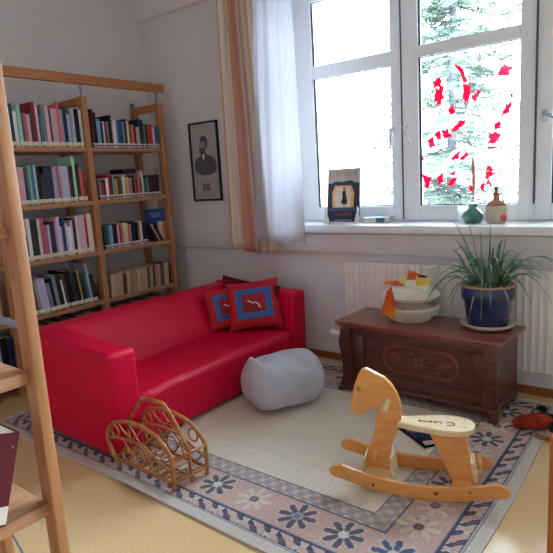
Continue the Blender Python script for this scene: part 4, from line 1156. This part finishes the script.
flat([(gx - .03, 1.56), (gx + .005, 1.565), (gx - .002, 1.52), (gx - .018, 1.50)], MT['paper'], 'collar', y=yq - .0008)
flat(el(gx - .012, 1.622, .036, .052), skin, 'face', y=yq - .0012)
flat([(gx - .04, 1.655), (gx - .03, 1.69), (gx + .005, 1.70), (gx + .035, 1.685), (gx + .045, 1.64), (gx + .035, 1.60), (gx + .02, 1.60), (gx + .018, 1.645), (gx - .01, 1.662)], hair, 'hair', y=yq - .0018)
flat([(gx - .055, 1.60), (gx - .03, 1.605), (gx + .0, 1.60), (gx + .02, 1.605), (gx + .012, 1.565), (gx - .02, 1.55), (gx - .05, 1.565)], hair, 'beard', y=yq - .0018)
eb = MB()
for x0_, x1_, z0_, z1_ in ((-.042, -.030, 1.262, 1.318), (-.030, -.014, 1.308, 1.318), (-.030, -.018, 1.286, 1.294), (-.030, -.014, 1.262, 1.272), (-.009, .002, 1.262, 1.318), (.006, .014, 1.262, 1.31), (.018, .026, 1.262, 1.318), (.026, .042, 1.308, 1.318), (.026, .038, 1.286, 1.294), (.026, .042, 1.262, 1.272)):
    eb.box((gx + x0_, yq - .001, z0_), (gx + x1_, yq + .0005, z1_))
eb.build('printed_emblem', hair, pc)
MB().box((px0 + .02, -.0108, 1.335), (px1 - .02, -.0100, 1.337)).build('rule', coat, pc)
for zz in (1.765, 1.225):
    MB().box((gx - .09, -.0108, zz), (gx + .09, -.0100, zz + .004)).build('small_print', skin, pc)
tag(pc, 'narrow black framed portrait print of a bearded man hanging beside the curtain', 'picture')

# ------------------------------------------------------------------ curtains
def cloth(x0, x1, zt, zb, yc, folds, amp, m_, name, tx=None, seed=1, wav=.0):
    rs = random.Random(seed); n = 160; k = 24
    me = bpy.data.meshes.new(name); V = []; F = []; U = []
    ph = [rs.uniform(0, 6) for _ in range(4)]
    for j in range(k + 1):
        t = j / k
        for i in range(n + 1):
            u = i / n
            xx = x0(t) + (x1(t) - x0(t)) * (u + .012 * math.sin(9 * u + ph[0]))
            y = yc + amp * (math.sin(2 * PI * folds * u + ph[1] + .5 * math.sin(3 * t)) * (.75 + .25 * math.sin(5 * u + ph[2])) + .3 * math.sin(2 * PI * folds * 2.3 * u + ph[3]))
            z = zt + (zb - zt) * t + (wav * math.sin(7 * u + 1) if j == k else 0)
            V.append((xx, y, z)); U.append((u, 1 - t))
    for j in range(k):
        for i in range(n): F.append((j * (n + 1) + i, j * (n + 1) + i + 1, (j + 1) * (n + 1) + i + 1, (j + 1) * (n + 1) + i))
    org = Vector(((x0(0) + x1(0)) / 2, yc, zb))
    me.from_pydata([tuple(Vector(v) - org) for v in V], [], F)
    uvl = me.uv_layers.new(name='cloth')
    for l in me.loops: uvl.data[l.index].uv = U[l.vertex_index]
    for p in me.polygons: p.use_smooth = True
    me.materials.append(m_)
    o = bpy.data.objects.new(name, me); COL.objects.link(o); o.location = org
    sd = o.modifiers.new('thickness', 'SOLIDIFY'); sd.thickness = .0012
    return o
ZT = 2.90
c1 = cloth(lambda t: -2.84 - .03 * t, lambda t: -2.52 + .13 * t, ZT, .80, -.155, 4.2, .020, MT['curtain'], 'curtain', seed=3, wav=.012)
tag(c1, 'striped beige and coral curtain hanging beside the window', 'curtain')
c2 = cloth(lambda t: -2.44 - .13 * t, lambda t: -2.15 + .025 * t, ZT, .885, -.225, 3.0, .009, MT['sheer'], 'curtain', seed=8, wav=.004)
tag(c2, 'sheer white curtain hanging over the window edge before the striped curtain', 'curtain')
cr = MB(); cr.tube([(-3.1, -.185, 2.92), (2.9, -.185, 2.92)], .014, n=10)
for x in (-3.0, 0, 2.8): cr.box((x - .01, -.19, 2.91), (x + .01, -.044, 2.93))
tag(cr.build('curtain_rod', MT['white']), 'white curtain rod above the window', 'curtain rod')

# ------------------------------------------------------------------ things on the sill
SZ = .9875
po = empty('display_book', (-2.03, .12, SZ))
R = Matrix.Translation((-2.03, .10, SZ + .0095)) @ Matrix.Rotation(-.10, 4, 'X')
def PB(lo, hi, mt, nm): MB().box(lo, hi, M=R).build(nm, mt, po)
PB((-.13, 0, 0), (.13, .018, .372), paint((38, 46, 62)), 'cover')
PB((-.126, .003, .004), (.126, .0155, .370), MT['paper'], 'page_block')
FQ = R @ frame((0, -.0008, 0), (1, 0, 0), (0, 0, 1))
def art(poly, mt, lift=0, nm='cover_art'): MB().prism(poly, .001, FQ @ Matrix.Translation((0, 0, lift))).build(nm, mt, po)
cream_c, orange_c, navy_c = paint((206, 188, 168)), paint((214, 150, 96)), paint((44, 54, 78))
art([(-.129, .270), (.129, .270), (.129, .371), (-.129, .371)], paint((176, 160, 148)))
art([(-.105, .262), (-.06, .285), (0, .278), (.06, .288), (.105, .268), (.11, .25), (-.11, .25)], navy_c, .001)
art([(-.085, .10), (.085, .10), (.09, .20), (.066, .255), (-.066, .255), (-.09, .20)], orange_c, .001)
art([(-.066, .10), (.06, .10), (.066, .195), (.045, .245), (-.045, .245), (-.07, .195)], cream_c, .002)
art([(.0, .215), (.02, .218), (.030, .17), (.038, .128), (.018, .120), (-.006, .123), (-.014, .135), (-.002, .17), (-.006, .2)], MT['ink'], .003)
art(el(.012, .232, .012, .015), paint((176, 120, 84)), .003)
art([(.004, .10), (.010, .10), (.010, .125), (.004, .125)], paint((176, 130, 104)), .003); art([(.018, .10), (.024, .10), (.023, .125), (.018, .125)], paint((176, 130, 104)), .003)
art([(-.12, .075), (.12, .075), (.12, .098), (.06, .092), (0, .10), (-.06, .092), (-.12, .098)], paint((62, 74, 98)), .001)
tm = MB()
for k in range(9):
    x = -.098 + k * .0245
    tm.prism([(x - .007, .312), (x - .003, .312), (x - .003, .352), (x - .007, .352)], .001, FQ @ Matrix.Translation((0, 0, .0012)))
    if k % 3 != 1: tm.prism([(x + .004, .312), (x + .008, .312), (x + .006, .352), (x + .002, .352)], .001, FQ @ Matrix.Translation((0, 0, .0012)))
    tm.prism([(x - .004, .330 + .02 * (k % 2)), (x + .005, .330 + .02 * (k % 2)), (x + .005, .334 + .018 * (k % 2)), (x - .004, .334 + .018 * (k % 2))], .001, FQ @ Matrix.Translation((0, 0, .0014)))
tm.build('title_print', paint((140, 116, 104)), po)
tm = MB()
tm.tube([FQ @ Vector((-.07 + .14 * k / 60, .052 + .009 * math.sin(k * 1.05) + .004 * math.sin(k * .37), .0015)) for k in range(61)], .0017, n=4)
tm.build('script_print', paint((176, 84, 52)), po)
MB().box((-.07, -.0012, .008), (.07, -.0005, .013), M=R).build('small_print', paint((150, 150, 160)), po)
tag(po, 'dark picture-covered book propped upright on the windowsill beside the sheer curtain', 'book')
bs = MB()
for sx in (-1, 1):
    bs.box((-2.03 + sx * .115 - .02, .062, SZ), (-2.03 + sx * .115 + .02, .21, SZ + .006), bev=.001)
    pts = [(sx * .10, .0), (sx * .138, .0), (sx * .146, .03), (sx * .138, .06), (sx * .142, .09), (sx * .128, .115), (sx * .120, .07)]
    bs.prism([(x if sx > 0 else x, z) for x, z in (pts if sx > 0 else pts[::-1])], .003, frame((-2.03, .086, SZ + .003), (1, 0, 0), (0, 0, 1)))
bs.box((-2.09, .16, SZ), (-1.97, .225, SZ + .006)); bs.bar((-2.03, .215, SZ + .004), (-2.03, .158, SZ + .25), .003, .05, up=(1, 0, 0))
tag(bs.build('book_stand', paint((214, 206, 200))), 'pale stand holding the dark book upright on the sill', 'book stand')
fbk = empty('book', (-1.79, .19, SZ))
Mz = Matrix.Translation((-1.785, .165, SZ)) @ Matrix.Rotation(math.radians(14), 4, 'Z')
MB().box((-.085, -.065, .001), (.085, .065, .033), M=Mz).build('page_block', MT['paper'], fbk)
m = MB(); m.box((-.088, -.068, .0), (.088, .068, .002), M=Mz); m.box((-.088, -.068, .033), (.088, .068, .036), M=Mz); m.box((-.09, -.068, 0), (-.087, .068, .036), M=Mz); m.build('cover', paint((200, 216, 230)), fbk)
MB().box((.0, -.0695, .004), (.06, -.066, .032), M=Mz).build('cover_print', paint((92, 124, 160)), fbk)
tag(fbk, 'pale blue book lying flat on the sill beside the propped dark book', 'book')

vx, vy = -1.118, .114
m = MB(); m.lathe([(.028, 0), (.044, .003), (.058, .022), (.064, .042), (.058, .062), (.040, .080), (.026, .090), (.024, .100), (.030, .112), (.032, .115), (.027, .113), (.018, .095), (.012, .05)], (vx, vy, SZ), n=36)
tag(m.build('vase', MT['vase']), 'small round green glazed vase on the windowsill', 'vase')
m = MB(); m.tube([(vx, vy, SZ + .06), (vx + .001, vy, SZ + .16), (vx + .004, vy, SZ + .26), (vx + .0, vy, SZ + .34), (vx - .002, vy, SZ + .40)], lambda t: .003 + .008 * math.sin(PI * min(1, max(0, (t - .2) / .8))) ** .8, n=10)
tag(m.build('dried_plume', MT['plume']), 'dried pinkish plume standing upright in the green vase', 'dried plume')
m = MB(); m.lathe([(.028, 0), (.030, .002), (.035, .10), (.0335, .10), (.0285, .006), (.005, .005)], (vx - .082, vy + .06, SZ), n=28)
tag(m.build('tumbler', MT['tumbler']), 'clear drinking glass behind the green vase on the sill', 'glass')
jx, jy = -.983, .117
jg = empty('stoneware_jug', (jx, jy, SZ))
m = MB(); m.lathe([(.040, 0), (.052, .004), (.058, .03), (.062, .07), (.063, .095), (.060, .105)], (jx, jy, SZ), n=36); m.build('body', MT['stone'], jg)
m = MB(); m.lathe([(.0605, .104), (.058, .112), (.046, .126), (.028, .136), (.019, .144), (.017, .165), (.020, .170), (.020, .178), (.014, .179)], (jx, jy, SZ), n=36); m.build('shoulder', MT['stonebrown'], jg)
m = MB(); m.tube([(jx + .017, jy, SZ + .168), (jx + .034, jy, SZ + .172), (jx + .044, jy, SZ + .155), (jx + .042, jy, SZ + .128)], .006, n=8); m.build('handle', MT['stonebrown'], jg)
m = MB(); m.lathe([(.008, .176), (.010, .186), (.006, .192)], (jx, jy, SZ), n=14); m.ball((jx, jy, SZ + .203), .013); m.build('stopper', MT['knot'], jg)
m = MB(); m.tube([(jx + .042, jy - .006, SZ + .13), (jx + .058, jy - .036, SZ + .08), (jx + .056, jy - .042, SZ + .05)], .0012, n=5, mi=0); m.lathe([(.0, -.002), (.018, -.002), (.018, .002), (.0, .002)], (0, 0, 0), n=20, mi=0, M=Matrix.Translation((jx + .056, jy - .046, SZ + .036)) @ Matrix.Rotation(PI / 2, 4, 'X'))
m.build('hanging_tag', MT['tagred'], jg)
tag(jg, 'stoneware jug with brown shoulder and red tag on the windowsill', 'jug')

# ------------------------------------------------------------------ light
wd = bpy.data.worlds.new('overcast_sky'); SC.world = wd; wd.use_nodes = True
N = wd.node_tree.nodes; L = wd.node_tree.links
bg = N['Background']
tc = N.new('ShaderNodeTexCoord'); sx = N.new('ShaderNodeSeparateXYZ'); L.new(tc.outputs['Generated'], sx.inputs[0])
rp = N.new('ShaderNodeValToRGB'); L.new(sx.outputs['Z'], rp.inputs[0])
rp.color_ramp.elements[0].position = 0; rp.color_ramp.elements[0].color = (.62, .75, .89, 1)
rp.color_ramp.elements[1].position = .8; rp.color_ramp.elements[1].color = (1.03, 1.25, 1.50, 1)
L.new(rp.outputs[0], bg.inputs['Color']); bg.inputs['Strength'].default_value = 7.0
def portal(x0, x1):
    l = bpy.data.lights.new('window_portal', 'AREA'); l.shape = 'RECTANGLE'; l.size = x1 - x0; l.size_y = 1.5
    l.cycles.is_portal = True
    o = bpy.data.objects.new('window_portal', l); COL.objects.link(o)
    o.location = ((x0 + x1) / 2, .345, 1.82); o.rotation_euler = (-PI / 2, 0, 0)
    o['kind'] = 'helper'
portal(-2.455, 2.50)
SC.view_settings.view_transform = 'Standard'; SC.view_settings.look = 'None'; SC.view_settings.gamma = 1
SC.view_settings.exposure = 2.1
SC.view_settings.use_curve_mapping = False
SC.cycles.use_denoising = True
SC.cycles.max_bounces = 10; SC.cycles.diffuse_bounces = 7; SC.cycles.transparent_max_bounces = 16
SC.cycles.sample_clamp_indirect = 8

# ------------------------------------------------------------------ camera
cam = bpy.data.cameras.new('camera'); co = bpy.data.objects.new('camera', cam); COL.objects.link(co)
r = Vector((0.7905333, 0.6094818, -0.0599089)); d = Vector((0.0610378, -0.1757483, -0.9825411)); f = Vector((-0.6093697, 0.7730747, -0.1761363))
Mc = Matrix((r, -d, -f)).transposed().to_4x4(); Mc.translation = (0, -3.272, 1.33)
co.matrix_world = Mc
cam.sensor_fit = 'HORIZONTAL'; cam.sensor_width = 36; cam.lens = 549.9 / 553 * 36; cam.clip_start = .02
SC.camera = co
